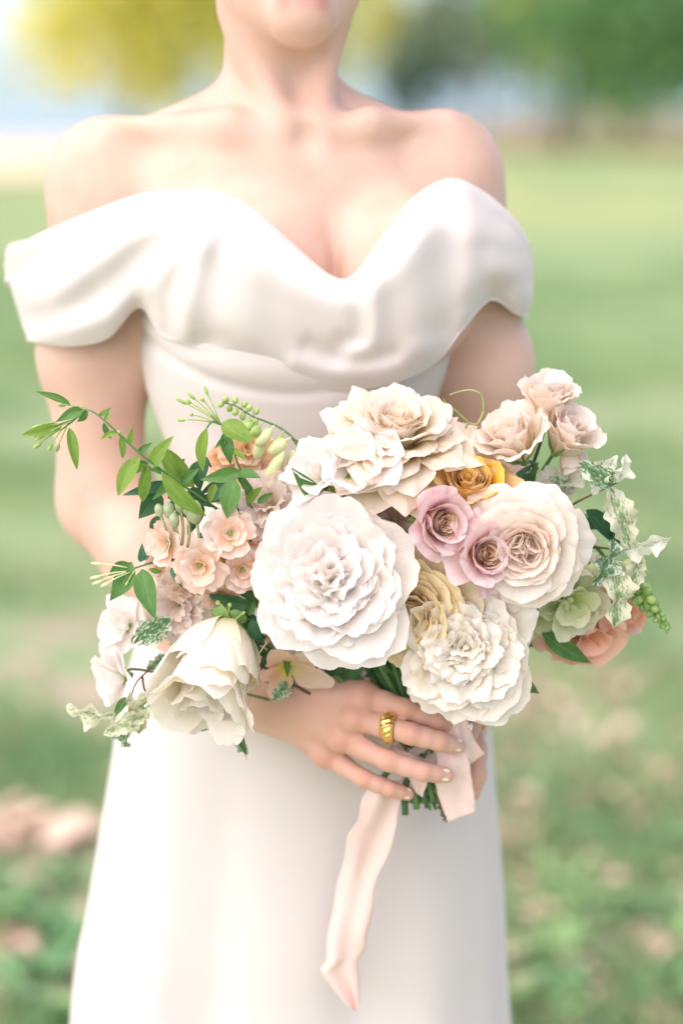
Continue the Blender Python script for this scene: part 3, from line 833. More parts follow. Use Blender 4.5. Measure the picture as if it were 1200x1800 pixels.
    V[..., 0] = CAM.x + dx * t; V[..., 1] = yy; V[..., 2] = CAM.z + dz * t
    me = mesh_np("collar", V.reshape(-1, 3), grid_faces(NU, NV, True), M_DRESS)
    o = obj("collar", me, gown)
    return o
collar()
random.seed(7)
# ================================================================== bouquet
def petal_mat(name, stops, transl=0.30, rough=0.6, vein=0.35, var=0.05, tipdark=None):
    m, nt, out = new_mat(name); L = nt.links
    uv = N(nt, "ShaderNodeUVMap"); sp = N(nt, "ShaderNodeSeparateXYZ"); L.new(uv.outputs[0], sp.inputs[0])
    tc = N(nt, "ShaderNodeTexCoord")
    no = N(nt, "ShaderNodeTexNoise", i_Scale=70.0, i_Detail=3.0); L.new(tc.outputs['Object'], no.inputs['Vector'])
    ma = N(nt, "ShaderNodeMath", operation='MULTIPLY_ADD'); L.new(no.outputs[0], ma.inputs[0]); ma.inputs[1].default_value = 0.22; L.new(sp.outputs[1], ma.inputs[2])
    mb = N(nt, "ShaderNodeMath", operation='SUBTRACT'); L.new(ma.outputs[0], mb.inputs[0]); mb.inputs[1].default_value = 0.11
    r = ramp(nt, stops); L.new(mb.outputs[0], r.inputs[0])
    oi = N(nt, "ShaderNodeObjectInfo")
    hs = N(nt, "ShaderNodeHueSaturation")
    mv = N(nt, "ShaderNodeMapRange"); mv.inputs['To Min'].default_value = .97 * (1 - var * 1.2); mv.inputs['To Max'].default_value = .97
    L.new(oi.outputs['Random'], mv.inputs[0]); L.new(mv.outputs[0], hs.inputs['Value'])
    ms = N(nt, "ShaderNodeMapRange"); ms.inputs['To Min'].default_value = 0.95; ms.inputs['To Max'].default_value = 1.5
    L.new(oi.outputs['Random'], ms.inputs[0]); L.new(ms.outputs[0], hs.inputs['Saturation'])
    L.new(r.outputs[0], hs.inputs['Color'])
    col = hs.outputs[0]
    # veins run along the petal
    mp = N(nt, "ShaderNodeMapping"); mp.inputs['Scale'].default_value = (38, 3, 1); L.new(uv.outputs[0], mp.inputs[0])
    vn = N(nt, "ShaderNodeTexNoise", i_Scale=1.0, i_Detail=4.0, i_Distortion=0.4); L.new(mp.outputs[0], vn.inputs['Vector'])
    p = N(nt, "ShaderNodeBsdfPrincipled", i_Roughness=rough); p.inputs['Specular IOR Level'].default_value = 0.25
    p.inputs['Sheen Weight'].default_value = 0.15
    L.new(col, p.inputs['Base Color'])
    b = N(nt, "ShaderNodeBump", i_Strength=vein, i_Distance=0.0012)
    L.new(vn.outputs[0], b.inputs['Height']); L.new(b.outputs[0], p.inputs['Normal'])
    t = N(nt, "ShaderNodeBsdfTranslucent"); L.new(col, t.inputs[0]); L.new(b.outputs[0], t.inputs['Normal'])
    mx = N(nt, "ShaderNodeMixShader"); mx.inputs[0].default_value = transl
    L.new(p.outputs[0], mx.inputs[1]); L.new(t.outputs[0], mx.inputs[2]); L.new(mx.outputs[0], out.inputs[0])
    return m

def leaf_mat(name, ca, cb, rib, transl=0.3, rough=0.38, varieg=None):
    m, nt, out = new_mat(name); L = nt.links
    uv = N(nt, "ShaderNodeUVMap"); sp = N(nt, "ShaderNodeSeparateXYZ"); L.new(uv.outputs[0], sp.inputs[0])
    oi = N(nt, "ShaderNodeObjectInfo"); tc = N(nt, "ShaderNodeTexCoord")
    add = N(nt, "ShaderNodeVectorMath", operation='ADD'); L.new(tc.outputs['Object'], add.inputs[0]); L.new(oi.outputs['Location'], add.inputs[1])
    no = N(nt, "ShaderNodeTexNoise", i_Scale=4.0, i_Detail=4.0); L.new(add.outputs[0], no.inputs['Vector'])
    c = mixc(nt, oi.outputs['Random'], ca, cb)
    rr = ramp(nt, [(0.3, (.8, .8, .8)), (0.7, (1.15, 1.15, 1.15))]); L.new(no.outputs[0], rr.inputs[0])
    c = mixc(nt, 1.0, c, rr.outputs[0], 'MULTIPLY')
    ab = N(nt, "ShaderNodeMath", operation='SUBTRACT'); L.new(sp.outputs[1], ab.inputs[0]); ab.inputs[1].default_value = 0.5
    ab2 = N(nt, "ShaderNodeMath", operation='ABSOLUTE'); L.new(ab.outputs[0], ab2.inputs[0])
    rb = ramp(nt, [(0.0, (1, 1, 1)), (0.035, (0, 0, 0))]); L.new(ab2.outputs[0], rb.inputs[0])
    if varieg:
        mp = N(nt, "ShaderNodeMapping"); mp.inputs['Scale'].default_value = (9, 14, 9); L.new(add.outputs[0], mp.inputs[0])
        vn = N(nt, "ShaderNodeTexNoise", i_Scale=1.0, i_Detail=5.0, i_Roughness=0.7); L.new(mp.outputs[0], vn.inputs['Vector'])
        s1 = N(nt, "ShaderNodeMath", operation='MULTIPLY_ADD'); L.new(ab2.outputs[0], s1.inputs[0]); s1.inputs[1].default_value = varieg[1]; L.new(vn.outputs[0], s1.inputs[2])
        vr = ramp(nt, [(varieg[2] - .04, (0, 0, 0)), (varieg[2] + .06, (1, 1, 1))]); L.new(s1.outputs[0], vr.inputs[0])
        c = mixc(nt, vr.outputs[0], c, varieg[0])
    else:
        f = N(nt, "ShaderNodeMath", operation='MULTIPLY'); L.new(rb.outputs[0], f.inputs[0]); f.inputs[1].default_value = 0.5
        c = mixc(nt, f.outputs[0], c, rib)
    mp2 = N(nt, "ShaderNodeMapping"); mp2.inputs['Scale'].default_value = (26, 5, 1); mp2.inputs['Rotation'].default_value = (0, 0, 0.5); L.new(uv.outputs[0], mp2.inputs[0])
    vv = N(nt, "ShaderNodeTexNoise", i_Scale=1.0, i_Detail=3.0); L.new(mp2.outputs[0], vv.inputs['Vector'])
    b = N(nt, "ShaderNodeBump", i_Strength=0.3, i_Distance=0.001); L.new(vv.outputs[0], b.inputs['Height'])
    p = N(nt, "ShaderNodeBsdfPrincipled", i_Roughness=rough); p.inputs['Specular IOR Level'].default_value = 0.4
    L.new(c, p.inputs['Base Color']); L.new(b.outputs[0], p.inputs['Normal'])
    t = N(nt, "ShaderNodeBsdfTranslucent"); L.new(c, t.inputs[0])
    mx = N(nt, "ShaderNodeMixShader"); mx.inputs[0].default_value = transl
    L.new(p.outputs[0], mx.inputs[1]); L.new(t.outputs[0], mx.inputs[2]); L.new(mx.outputs[0], out.inputs[0])
    return m

PM = {
 'white': petal_mat("peony_white", [(0.0, (.90, .87, .54)), (0.22, (.94, .91, .78)), (0.6, (.95, .91, .87)), (1.0, (.95, .92, .89))]),
 'blush': petal_mat("peony_blush", [(0.0, (.95, .84, .64)), (0.25, (.95, .86, .78)), (0.7, (.95, .89, .85)), (1.0, (.95, .91, .885))]),
 'cream': petal_mat("peony_cream", [(0.0, (.92, .84, .46)), (0.25, (.95, .88, .66)), (0.65, (.95, .90, .79)), (1.0, (.95, .91, .85))]),
 'ivory': petal_mat("peony_ivory", [(0.0, (.86, .85, .52)), (0.3, (.94, .91, .76)), (0.7, (.95, .91, .82)), (1.0, (.95, .92, .84))], transl=0.28),
 'yellowcream': petal_mat("rose_cream", [(0.0, (0.869, 0.721, 0.276)), (0.35, (0.912, 0.795, 0.488)), (0.7, (0.933, 0.859, 0.700)), (1.0, (0.933, 0.848, 0.763))]),
 'blushrose': petal_mat("rose_blush", [(0.0, (.92, .80, .62)), (0.4, (.93, .82, .73)), (0.8, (.94, .87, .80)), (1.0, (.94, .87, .81))]),
 'blushheart': petal_mat("rose_heart", [(0.0, (.95, .84, .73)), (0.5, (.95, .83, .74)), (1.0, (.95, .86, .79))]),
 'mauve': petal_mat("rose_mauve", [(0.0, (.86, .78, .40)), (0.3, (.88, .70, .62)), (0.7, (.86, .66, .68)), (1.0, (.90, .74, .74))]),
 'tan': petal_mat("rose_tan", [(0.0, (.74, .50, .33)), (0.5, (.82, .60, .43)), (0.9, (.88, .70, .56)), (1.0, (.90, .75, .62))]),
 'mustard': petal_mat("rose_mustard", [(0.0, (.72, .44, .14)), (0.5, (.84, .58, .24)), (1.0, (.90, .70, .38))]),
 'honey': petal_mat("rose_honey", [(0.0, (.66, .44, .25)), (0.4, (.84, .67, .44)), (1.0, (.93, .83, .60))]),
 'peach': petal_mat("lisianthus_peach", [(0.0, (.86, .80, .34)), (0.28, (.95, .86, .66)), (0.65, (.95, .86, .77)), (1.0, (.95, .88, .82))]),
 'stock': petal_mat("stock_peach", [(0.0, (.76, .74, .32)), (0.3, (.92, .76, .60)), (0.7, (.92, .72, .62)), (1.0, (.93, .79, .72))]),
 'pea': petal_mat("pea_white", [(0.0, (.86, .88, .64)), (0.3, (.95, .91, .88)), (1.0, (.95, .91, .89))], transl=0.34),
 'coral': petal_mat("coral", [(0.0, (.84, .56, .26)), (0.4, (.88, .60, .45)), (1.0, (.90, .65, .56))]),
 'lily': petal_mat("lily_pink", [(0.0, (0.827, 0.742, 0.297)), (0.35, (0.869, 0.657, 0.509)), (1.0, (0.890, 0.700, 0.636))]),
 'palegreen': petal_mat("pale_green", [(0.0, (0.488, 0.594, 0.233)), (0.5, (0.700, 0.763, 0.488)), (1.0, (0.806, 0.816, 0.657))]),
 'apricot': petal_mat("apricot", [(0.0, (0.827, 0.530, 0.170)), (0.5, (0.912, 0.678, 0.466)), (1.0, (0.933, 0.742, 0.615))]),
 'pinkfrill': petal_mat("pink_frill", [(0.0, (.94, .84, .72)), (0.5, (.95, .85, .79)), (1.0, (.95, .88, .83))], transl=.42),
}
M_STEM = simple_mat("green_stem", (0.10, 0.22, 0.06), rough=0.45, var=0.25, scale=90)
M_STEM2 = simple_mat("dark_stem", (0.05, 0.13, 0.04), rough=0.45, var=0.25, scale=90)
M_TWIG = simple_mat("brown_twig", (0.12, 0.06, 0.035), rough=0.6, var=0.3, scale=200)
M_BUD = simple_mat("green_bud", (0.34, 0.48, 0.14), rough=0.5, var=0.2, scale=160, sss=0.2)
M_BUDP = simple_mat("pale_bud", (0.62, 0.66, 0.36), rough=0.5, var=0.12, scale=160, sss=0.2)
M_BUDG = simple_mat("grey_green_bud", (0.40, 0.47, 0.28), rough=0.55, var=0.2, scale=260, sss=0.2)
M_SEPAL = simple_mat("sepal", (0.20, 0.36, 0.10), rough=0.5, var=0.2, scale=160)
LM = {
 'lime': leaf_mat("leaf_lime", (.20, .36, .06), (.28, .44, .08), (.42, .52, .18), transl=.42),
 'green': leaf_mat("leaf_green", (.085, .22, .055), (.13, .29, .07), (.22, .36, .14)),
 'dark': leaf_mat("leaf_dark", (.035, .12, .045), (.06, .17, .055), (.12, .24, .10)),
 'blue': leaf_mat("leaf_blue_green", (.05, .17, .10), (.08, .21, .11), (.15, .28, .16)),
 'varieg': leaf_mat("leaf_variegated", (.20, .34, .14), (.30, .42, .20), (.6, .6, .4), rough=.6, varieg=((.72, .73, .55), 0.42, 0.54)),
 'frost': leaf_mat("leaf_frosted", (.42, .50, .28), (.34, .46, .24), (.6, .6, .4), rough=.65, varieg=((.78, .78, .66), 0.45, 0.46)),
 'mottle': leaf_mat("leaf_mottled", (.09, .24, .09), (.14, .29, .12), (.6, .6, .4), rough=.55, varieg=((.72, .75, .62), 0.25, 0.58)),
}

def petal_mesh(L, Wd, phi0, bend, Rc, curl=0., e=.30, jag=0., notch=0., point=0., ruf=0., rf=3., bw=.28, mat=None, seed=0, nt=10, ns=11, wmax=.78):
    r_ = np.random.default_rng(seed)
    q = np.linspace(0, 1, nt); s = np.linspace(-1, 1, ns)
    T = q[:, None] * np.ones(ns)[None]; S = np.ones(nt)[:, None] * s[None]
    prof = 1 - e * np.abs(s) ** 2.6 - notch * np.exp(-((s - r_.uniform(-.15, .15)) / .16) ** 2) + point * np.exp(-(np.abs(s) / .30) ** 1.3)
    if jag: prof = prof + jag * r_.uniform(-1, 1, ns) * (0.5 + 0.5 * np.abs(s) ** .5)
    ph = R(phi0) + R(bend) * q + R(curl) * np.clip((q - .6) / .4, 0, 1) ** 1.6
    dq = np.gradient(q)
    rr = np.concatenate([[0], np.cumsum((np.sin(ph)[1:] + np.sin(ph)[:-1]) / 2 * np.diff(q))])
    zz = np.concatenate([[0], np.cumsum((np.cos(ph)[1:] + np.cos(ph)[:-1]) / 2 * np.diff(q))])
    w = Wd / 2 * (bw + (1 - bw) * np.sin(np.pi / 2 * np.minimum(1, q / wmax)) ** .95)
    ll = L * prof
    x = rr[:, None] * ll[None]; z = zz[:, None] * ll[None]
    a = S * w[:, None] / Rc
    lat = Rc * np.sin(a); inn = Rc * (1 - np.cos(a))
    # waves run up from the rim
    p1, p2, p3 = r_.uniform(0, 6.28, 3)
    wave = ruf * (np.sin(rf * S * 2.2 + p1) * .7 + np.sin(rf * S * 4.3 + p2 + 2 * T) * .45) * T ** 2.2 * (0.45 + 0.55 * np.abs(S))
    wave = wave + ruf * .5 * np.sin(3 * T + p3) * S * T
    crk = .010 * L * (np.sin(11 * S + 4 * T + p2) + .7 * np.sin(17 * S - 6 * T + p3) + .5 * np.sin(25 * S + p1)) * T ** 3 * (1 if ruf > .0015 else .45)
    wave = wave + crk
    n = inn + wave
    X = x - np.cos(ph)[:, None] * n; Z = z + np.sin(ph)[:, None] * n
    V = np.stack([X, lat + .12 * wave, Z], -1).reshape(-1, 3)
    uv = np.stack([S * .5 + .5, T], -1).reshape(-1, 2)
    return mesh_np("petal", V, grid_faces(nt, ns)[:, ::-1], mat, uv=uv)

B_PT = W(735, 1318, -0.172); E_PT = W(748, 1408, -0.166)
n_stem = [0]
def stem_path(head, axis, back=0.03):
    k = n_stem[0]; n_stem[0] += 1
    a = k * 2.399; r = 0.0042 * math.sqrt(k % 14 + .5)
    side = Vector((math.cos(a) * r, math.sin(a) * r, 0))
    b = B_PT + side; e = E_PT - Vector((side.x * 1.5, side.y * 1.2, 0)) + Vector((0, 0, random.uniform(-.004, .006)))
    p1 = head - axis * back
    up = B_PT + (p1 - B_PT) * 0.45 + Vector((side.x, side.y + 0.006, 0)) * 1.5
    return catmull([head, p1, up, b, e], 22)

def place_on(o, fl, M):
    o.parent = fl; o.matrix_parent_inverse = M.inverted()

class Flower:
    def __init__(s, name, label, cat, px, py, y, axis, scale=1.0, roll=0.0, group=None, stem=True, back=.03, sr=.0022):
        s.axis = Vector(axis).normalized()
        s.loc = W(px, py, y)
        s.rot = s.axis.to_track_quat('Z', 'Y') @ Quaternion((0, 0, 1), R(roll))
        s.root = empty(name, s.loc)
        s.root.rotation_mode = 'QUATERNION'; s.root.rotation_quaternion = s.rot
        s.root.scale = (scale,) * 3
        s.M = Matrix.LocRotScale(s.loc, s.rot, Vector((scale,) * 3))
        tag(s.root, label, cat, group); s.sc = scale
        if stem:
            P = stem_path(s.loc, s.axis, back)
            o = Geo().tube(P, np.linspace(sr, sr * .9, len(P)), 7).build("stem", M_STEM if n_stem[0] % 2 else M_STEM2)
            place_on(o, s.root, s.M)
    def ring(s, n, meshes, r0=0.004, z0=0.0, az0=0.0, jaz=.18, jphi=6., jsc=.08, arc=None, lean=0.0):
        for i in range(n):
            me = meshes[(i + random.randint(0, len(meshes) - 1)) % len(meshes)]
            o = obj("petal", me, s.root)
            az = az0 + (2 * math.pi * i / n if arc is None else arc[0] + (arc[1] - arc[0]) * (i + .5) / n) + random.uniform(-jaz, jaz)
            k = 1 + random.uniform(-jsc, jsc)
            M = Matrix.Rotation(az, 4, 'Z') @ Matrix.Translation((r0, 0, z0 + random.uniform(-.001, .001))) @ Matrix.Rotation(R(random.uniform(-jphi, jphi)) + R(lean), 4, 'Y') @ Matrix.Rotation(R(random.uniform(-jphi, jphi)) * .8, 4, 'X')
            o.matrix_local = M @ Matrix.Diagonal((k, k * random.uniform(.93, 1.07), k, 1))
    def part(s, geo, name, mat):
        o = geo.build(name, mat); o.parent = s.root; return o

def var(n, seed, **kw):
    out = []; r_ = random.Random(seed)
    for i in range(n):
        k = dict(kw); k['bend'] = kw['bend'] + r_.uniform(-8, 8); k['Wd'] = kw['Wd'] * r_.uniform(.92, 1.1); k['curl'] = kw.get('curl', 0) + r_.uniform(-6, 14); k['L'] = kw['L'] * r_.uniform(.95, 1.05)
        out.append(petal_mesh(seed=seed * 100 + i, **k))
    return out

# ---- petal sets, shared by flowers of a kind
PEONY = {}
def peony_set(key, outer, inner, seed, rag=.05):
    o, n = PM[outer], PM[inner]
    PEONY[key] = [
     (8, var(4, seed, L=.062, Wd=.068, phi0=64, bend=24, Rc=.075, ruf=.0030, rf=2.0, e=.42, jag=.02, notch=.06, mat=o, nt=14, ns=19), .009, 0.),
     (8, var(4, seed + 1, L=.062, Wd=.062, phi0=58, bend=18, Rc=.060, ruf=.0034, rf=2.2, e=.40, jag=.025, notch=.05, mat=o, nt=14, ns=19), .009, .003),
     (8, var(4, seed + 2, L=.061, Wd=.058, phi0=56, bend=-4, Rc=.046, curl=10, ruf=.0036, rf=2.6, e=.28, jag=rag * .5, notch=.05, mat=o, nt=14, ns=19), .008, .005),
     (9, var(5, seed + 3, L=.056, Wd=.054, phi0=44, bend=30, Rc=.046, curl=4, ruf=.0040, rf=2.4, e=.30, notch=.08, jag=rag * .6, mat=n, nt=14, ns=19), .007, .006),
     (9, var(5, seed + 4, L=.053, Wd=.048, phi0=30, bend=40, Rc=.040, curl=6, ruf=.0044, rf=2.4, e=.30, notch=.10, jag=rag * .7, mat=n, nt=14, ns=19), .006, .008),
     (8, var(5, seed + 5, L=.050, Wd=.044, phi0=17, bend=50, Rc=.034, curl=8, ruf=.0046, rf=2.6, e=.30, notch=.10, jag=rag * .8, mat=n, nt=14, ns=19), .005, .010),
     (8, var(5, seed + 6, L=.047, Wd=.040, phi0=7, bend=52, Rc=.028, curl=10, ruf=.0046, rf=2.6, e=.30, notch=.10, jag=rag * .8, mat=n, nt=14, ns=19), .004, .011),
     (7, var(5, seed + 7, L=.044, Wd=.035, phi0=0, bend=48, Rc=.022, curl=14, ruf=.0044, rf=2.8, e=.28, notch=.1, jag=rag, mat=n, nt=13, ns=17), .003, .012),
     (5, var(4, seed + 8, L=.043, Wd=.032, phi0=-4, bend=26, Rc=.018, curl=20, ruf=.0040, rf=2.8, notch=.1, jag=rag, mat=n, nt=13, ns=17), .002, .012),
     (4, var(4, seed + 10, L=.043, Wd=.032, phi0=10, bend=-60, Rc=.018, curl=10, ruf=.0034, rf=2.4, notch=.1, jag=rag, mat=n, nt=13, ns=17), .002, .012)]
    PEONY[key + 't'] = var(5, seed + 9, L=.020, Wd=.012, phi0=22, bend=30, Rc=.012, curl=20, ruf=.002, jag=rag, mat=n, nt=9, ns=9)
peony_set('a', 'white', 'blush', 10)
peony_set('b', 'cream', 'cream', 30, .07)

def peony(label, px, py, y, axis, sc, key, roll=0, open_arc=None):
    f = Flower("peony", label, "peony", px, py, y, axis, sc, roll, "flowers gathered in the bouquet", sr=.0032)
    for i, (n, ms, r0, z0) in enumerate(PEONY[key]):
        f.ring(n, ms, r0, z0, az0=i * .37, jphi=7 + i * .7, jaz=.24 + .02 * i, jsc=.18 if i < 3 else .10)
    for i in range(11):                                     # short petaloids poking out of the crown
        a = -1.6 + random.gauss(0, .55); th = R(random.uniform(22, 52))
        o = obj("petal", PEONY[key + 't'][i % 5], f.root)
        o.matrix_local = Matrix.Rotation(a - R(roll), 4, 'Z') @ Matrix.Rotation(th, 4, 'Y') @ Matrix.Translation((0, 0, .036)) @ Matrix.Rotation(random.uniform(0, 6.28), 4, 'Z')
    g = Geo()
    for i in range(16):
        a = i * 2.4; r = .0018 * math.sqrt(i)
        g.tube([(r * math.cos(a), r * math.sin(a), .004), (2.2 * r * math.cos(a), 2.2 * r * math.sin(a), .024 + .004 * math.sin(i))], [.0005, .0005], 5)
        g.ball((2.2 * r * math.cos(a), 2.2 * r * math.sin(a), .0255 + .004 * math.sin(i)), (.0009, .0009, .0018), nu=6, nv=5)
    f.part(g, "stamens", simple_mat("stamen", (.80, .62, .14), var=.1))
    g = Geo()
    for i in range(5):
        a = i * 1.257
        g.ball((.011 * math.cos(a), .011 * math.sin(a), -.001), (.010, .010, .0025), ax=(math.cos(a), math.sin(a), 1.4))
    f.part(g, "calyx", M_SEPAL)
    return f

peony("big blush white peony in full bloom above the back of the hand", 586, 1022, -.232, (-.05, -.92, .30), 1.02, 'a')
peony("creamy ragged peony hanging over the ribbon and fingers", 814, 1136, -.220, (-.10, -.93, .12), .91, 'b', 70)

# cream peony turned away, large smooth outer petals hanging down
f = Flower("peony", "ivory peony turned away, smooth outer petals drooping beside the wrist", "peony", 402, 1092, -.214, (-.26, -.60, -.76), 1.0, 30, "flowers gathered in the bouquet", sr=.003)
f.ring(6, var(4, 60, L=.066, Wd=.074, phi0=62, bend=-58, Rc=.036, curl=8, ruf=.0030, rf=2, e=.24, notch=.05, jag=.012, mat=PM['ivory'], nt=16, ns=21), .006, 0, jphi=8, jsc=.16, jaz=.3)
f.ring(5, var(4, 61, L=.086, Wd=.080, phi0=46, bend=-44, Rc=.036, curl=22, ruf=.0040, rf=2.0, e=.22, notch=.06, jag=.015, mat=PM['ivory'], nt=16, ns=21), .005, .002, az0=.6, jphi=7, jsc=.14)
f.ring(5, var(4, 62, L=.095, Wd=.072, phi0=34, bend=-30, Rc=.034, curl=40, ruf=.0046, rf=2.2, e=.20, notch=.06, jag=.02, mat=PM['cream'], nt=15, ns=21), .004, .004, jphi=8)
f.ring(6, var(4, 63, L=.084, Wd=.050, phi0=18, bend=-18, Rc=.024, curl=20, ruf=.005, e=.2, jag=.03, mat=PM['cream']), .003, .004, az0=.4, jphi=8)
g = Geo()
for i in range(5): g.ball((.010 * math.cos(i * 1.257), .010 * math.sin(i * 1.257), -.001), (.011, .009, .0025), ax=(math.cos(i * 1.257), math.sin(i * 1.257), 1.4))
f.part(g, "calyx", M_SEPAL)

# ---- roses
def garden_rose(name, label, px, py, y, axis, sc, om, im, roll=0, pt=.10, seed=80, heart='quarter', n_out=6, rings=None):
    f = Flower(name, label, "rose", px, py, y, axis, sc, roll, "flowers gathered in the bouquet", sr=.0028)
    O, I = PM[om], PM[im]
    for i, (n, L, Wd, p0, bd, rc, cu) in enumerate(rings or [
        (n_out, .047, .054, 70, 22, .060, 14), (n_out, .045, .050, 60, 20, .050, 16), (7, .042, .046, 50, 16, .042, 18), (7, .039, .042, 41, 12, .034, 18),
        (7, .036, .038, 33, 8, .028, 16), (7, .0335, .034, 25, 4, .023, 14), (7, .031, .030, 18, 0, .018, 12)]):
        f.ring(n, var(3, seed + i, L=L, Wd=Wd, phi0=p0, bend=bd, Rc=rc, curl=cu, point=pt * (1 - i / 8), e=.26, ruf=.0019, rf=2.0, jag=.014, bw=.35, mat=O if i < 5 else I, nt=13, ns=19), .0045 - .0002 * i, .0006 * i, az0=i * .41, jphi=5.0, jaz=.22, jsc=.09)
    hp = var(4, seed + 20, L=.031, Wd=.032, phi0=8, bend=-10, Rc=.013, curl=12, e=.15, ruf=.001, jag=.012, bw=.5, mat=I)
    hq = var(4, seed + 21, L=.0315, Wd=.026, phi0=4, bend=0, Rc=.0085, curl=20, e=.12, ruf=.001, jag=.012, bw=.5, mat=I)
    f.ring(6, hp, .0105, .001, jphi=6, jaz=.3)
    if heart == 'quarter':
        for a in range(4):
            for k in range(3):
                o = obj("petal", hq[k], f.root)
                o.matrix_local = Matrix.Rotation(a * 1.571 + .3, 4, 'Z') @ Matrix.Translation((.0070 + .0006 * k, 0, .001)) @ Matrix.Rotation(2.4 + .35 * k + .5 * a, 4, 'Z') @ Matrix.Translation((.0042 - .0016 * k, 0, .0006 * k))
    else:
        for k in range(9):
            o = obj("petal", hq[k % 4], f.root)
            o.matrix_local = Matrix.Rotation(k * 2.3, 4, 'Z') @ Matrix.Translation((.0056 - .0005 * k, 0, .002 + .0002 * k))
    f.part(Geo().ball((0, 0, .010), (.0125, .0125, .0135), nu=14, nv=10), "heart", I)  # hidden filler ball, added so the gaps between petals stay light
    g = Geo().ball((0, 0, -.004), (.006, .006, .008))
    for i in range(5): g.ball((.010 * math.cos(i * 1.257), .010 * math.sin(i * 1.257), -.002), (.0025, .001, .011), ax=(math.cos(i * 1.257), math.sin(i * 1.257), .3))
    f.part(g, "calyx", M_SEPAL)
    return f

def cup_rose(name, label, px, py, y, axis, sc, om, im, roll=0, seed=140, flare=3, fl_phi=34):
    f = Flower(name, label, "rose", px, py, y, axis, sc, roll, "flowers gathered in the bouquet", sr=.0026)
    O, I = PM[om], PM[im]
    f.ring(flare, var(3, seed, L=.041, Wd=.046, phi0=fl_phi, bend=22, Rc=.028, curl=52, e=.30, ruf=.0030, rf=2, jag=.02, bw=.4, mat=O, nt=14, ns=19), .005, 0, jphi=5)
    f.ring(4, var(3, seed + 1, L=.039, Wd=.045, phi0=24, bend=6, Rc=.0215, curl=40, e=.22, ruf=.0016, jag=.02, bw=.45, mat=O, nt=14, ns=19), .005, .001, az0=.5, jphi=3)
    f.ring(5, var(3, seed + 2, L=.037, Wd=.040, phi0=15, bend=0, Rc=.0165, curl=26, e=.2, ruf=.001, jag=.015, bw=.5, mat=O, nt=13, ns=17), .0048, .002, az0=.2, jphi=2.5)
    for j, (n, rc, L, Wd) in enumerate([(5, .0125, .0335, .026), (5, .0100, .0335, .022), (5, .0080, .0335, .018), (5, .006, .034, .0145), (4, .0042, .0345, .011), (3, .0024, .0345, .0095)]):
        f.ring(n, var(2, seed + 4 + j, L=L, Wd=Wd, phi0=1, bend=0, Rc=rc, curl=14, e=.10, ruf=.0006, jag=.014, bw=.85, mat=I, nt=9, ns=11), rc * .96, .002, az0=j * .7, jphi=2.2, jaz=.25, jsc=.03)
    f.part(Geo().ball((0, 0, .012), (.0105, .0105, .0150), nu=14, nv=10), "heart", I)  # added filler inside the coil, keeps deep petal gaps from going dark
    g = Geo().ball((0, 0, -.004), (.006, .006, .008))
    for i in range(5): g.ball((.010 * math.cos(i * 1.257), .010 * math.sin(i * 1.257), -.001), (.0025, .001, .011), ax=(math.cos(i * 1.257), math.sin(i * 1.257), .3))
    f.part(g, "calyx", M_SEPAL)
    return f

garden_rose("garden_rose", "open blush garden rose with pointed outer petals and folded pink heart", 922, 954, -.236, (-.12, -.97, .02), 1.0, 'blushrose', 'blushheart', 15, .13)
garden_rose("garden_rose", "large cream rose of layered pointed petals against the gown's waist", 692, 800, -.186, (.05, -.44, .90), 1.28, 'yellowcream', 'yellowcream', 0, .26, seed=110, heart='spiral', rings=[(9, .048, .040, 92, 10, .030, 34), (9, .048, .038, 82, 12, .028, 34), (9, .047, .037, 72, 12, .027, 32), (9, .045, .036, 62, 12, .026, 32), (9, .043, .034, 52, 12, .024, 30), (8, .041, .032, 43, 10, .022, 28), (8, .038, .030, 34, 8, .020, 26), (8, .036, .028, 25, 6, .018, 22), (7, .033, .026, 16, 2, .015, 18)])
cup_rose("rose", "lilac pink rose with rolled petals and tan coiled heart", 752, 915, -.232, (.42, -.86, .10), .95, 'mauve', 'tan', 100, fl_phi=20)
cup_rose("rose", "dusky pink rose with caramel coiled heart and drooping petal", 838, 972, -.240, (.26, -.94, .16), .92, 'mauve', 'tan', 200, seed=160, flare=4, fl_phi=50)
cup_rose("rose", "mustard yellow rose tucked behind the lilac rose", 826, 892, -.205, (-.05, -.62, .78), 1.12, 'mustard', 'mustard', 40, seed=180, flare=5, fl_phi=45)
garden_rose("garden_rose", "honey coloured rose squeezed between the two white peonies", 742, 1066, -.221, (-.40, -.88, -.12), 1.06, 'honey', 'honey', 10, .05, seed=200, heart='spiral')
cup_rose("rose", "mauve rosebud seen from the side above the big peony", 640, 900, -.190, (-.35, -.55, .80), .85, 'mauve', 'mauve', 0, seed=220)

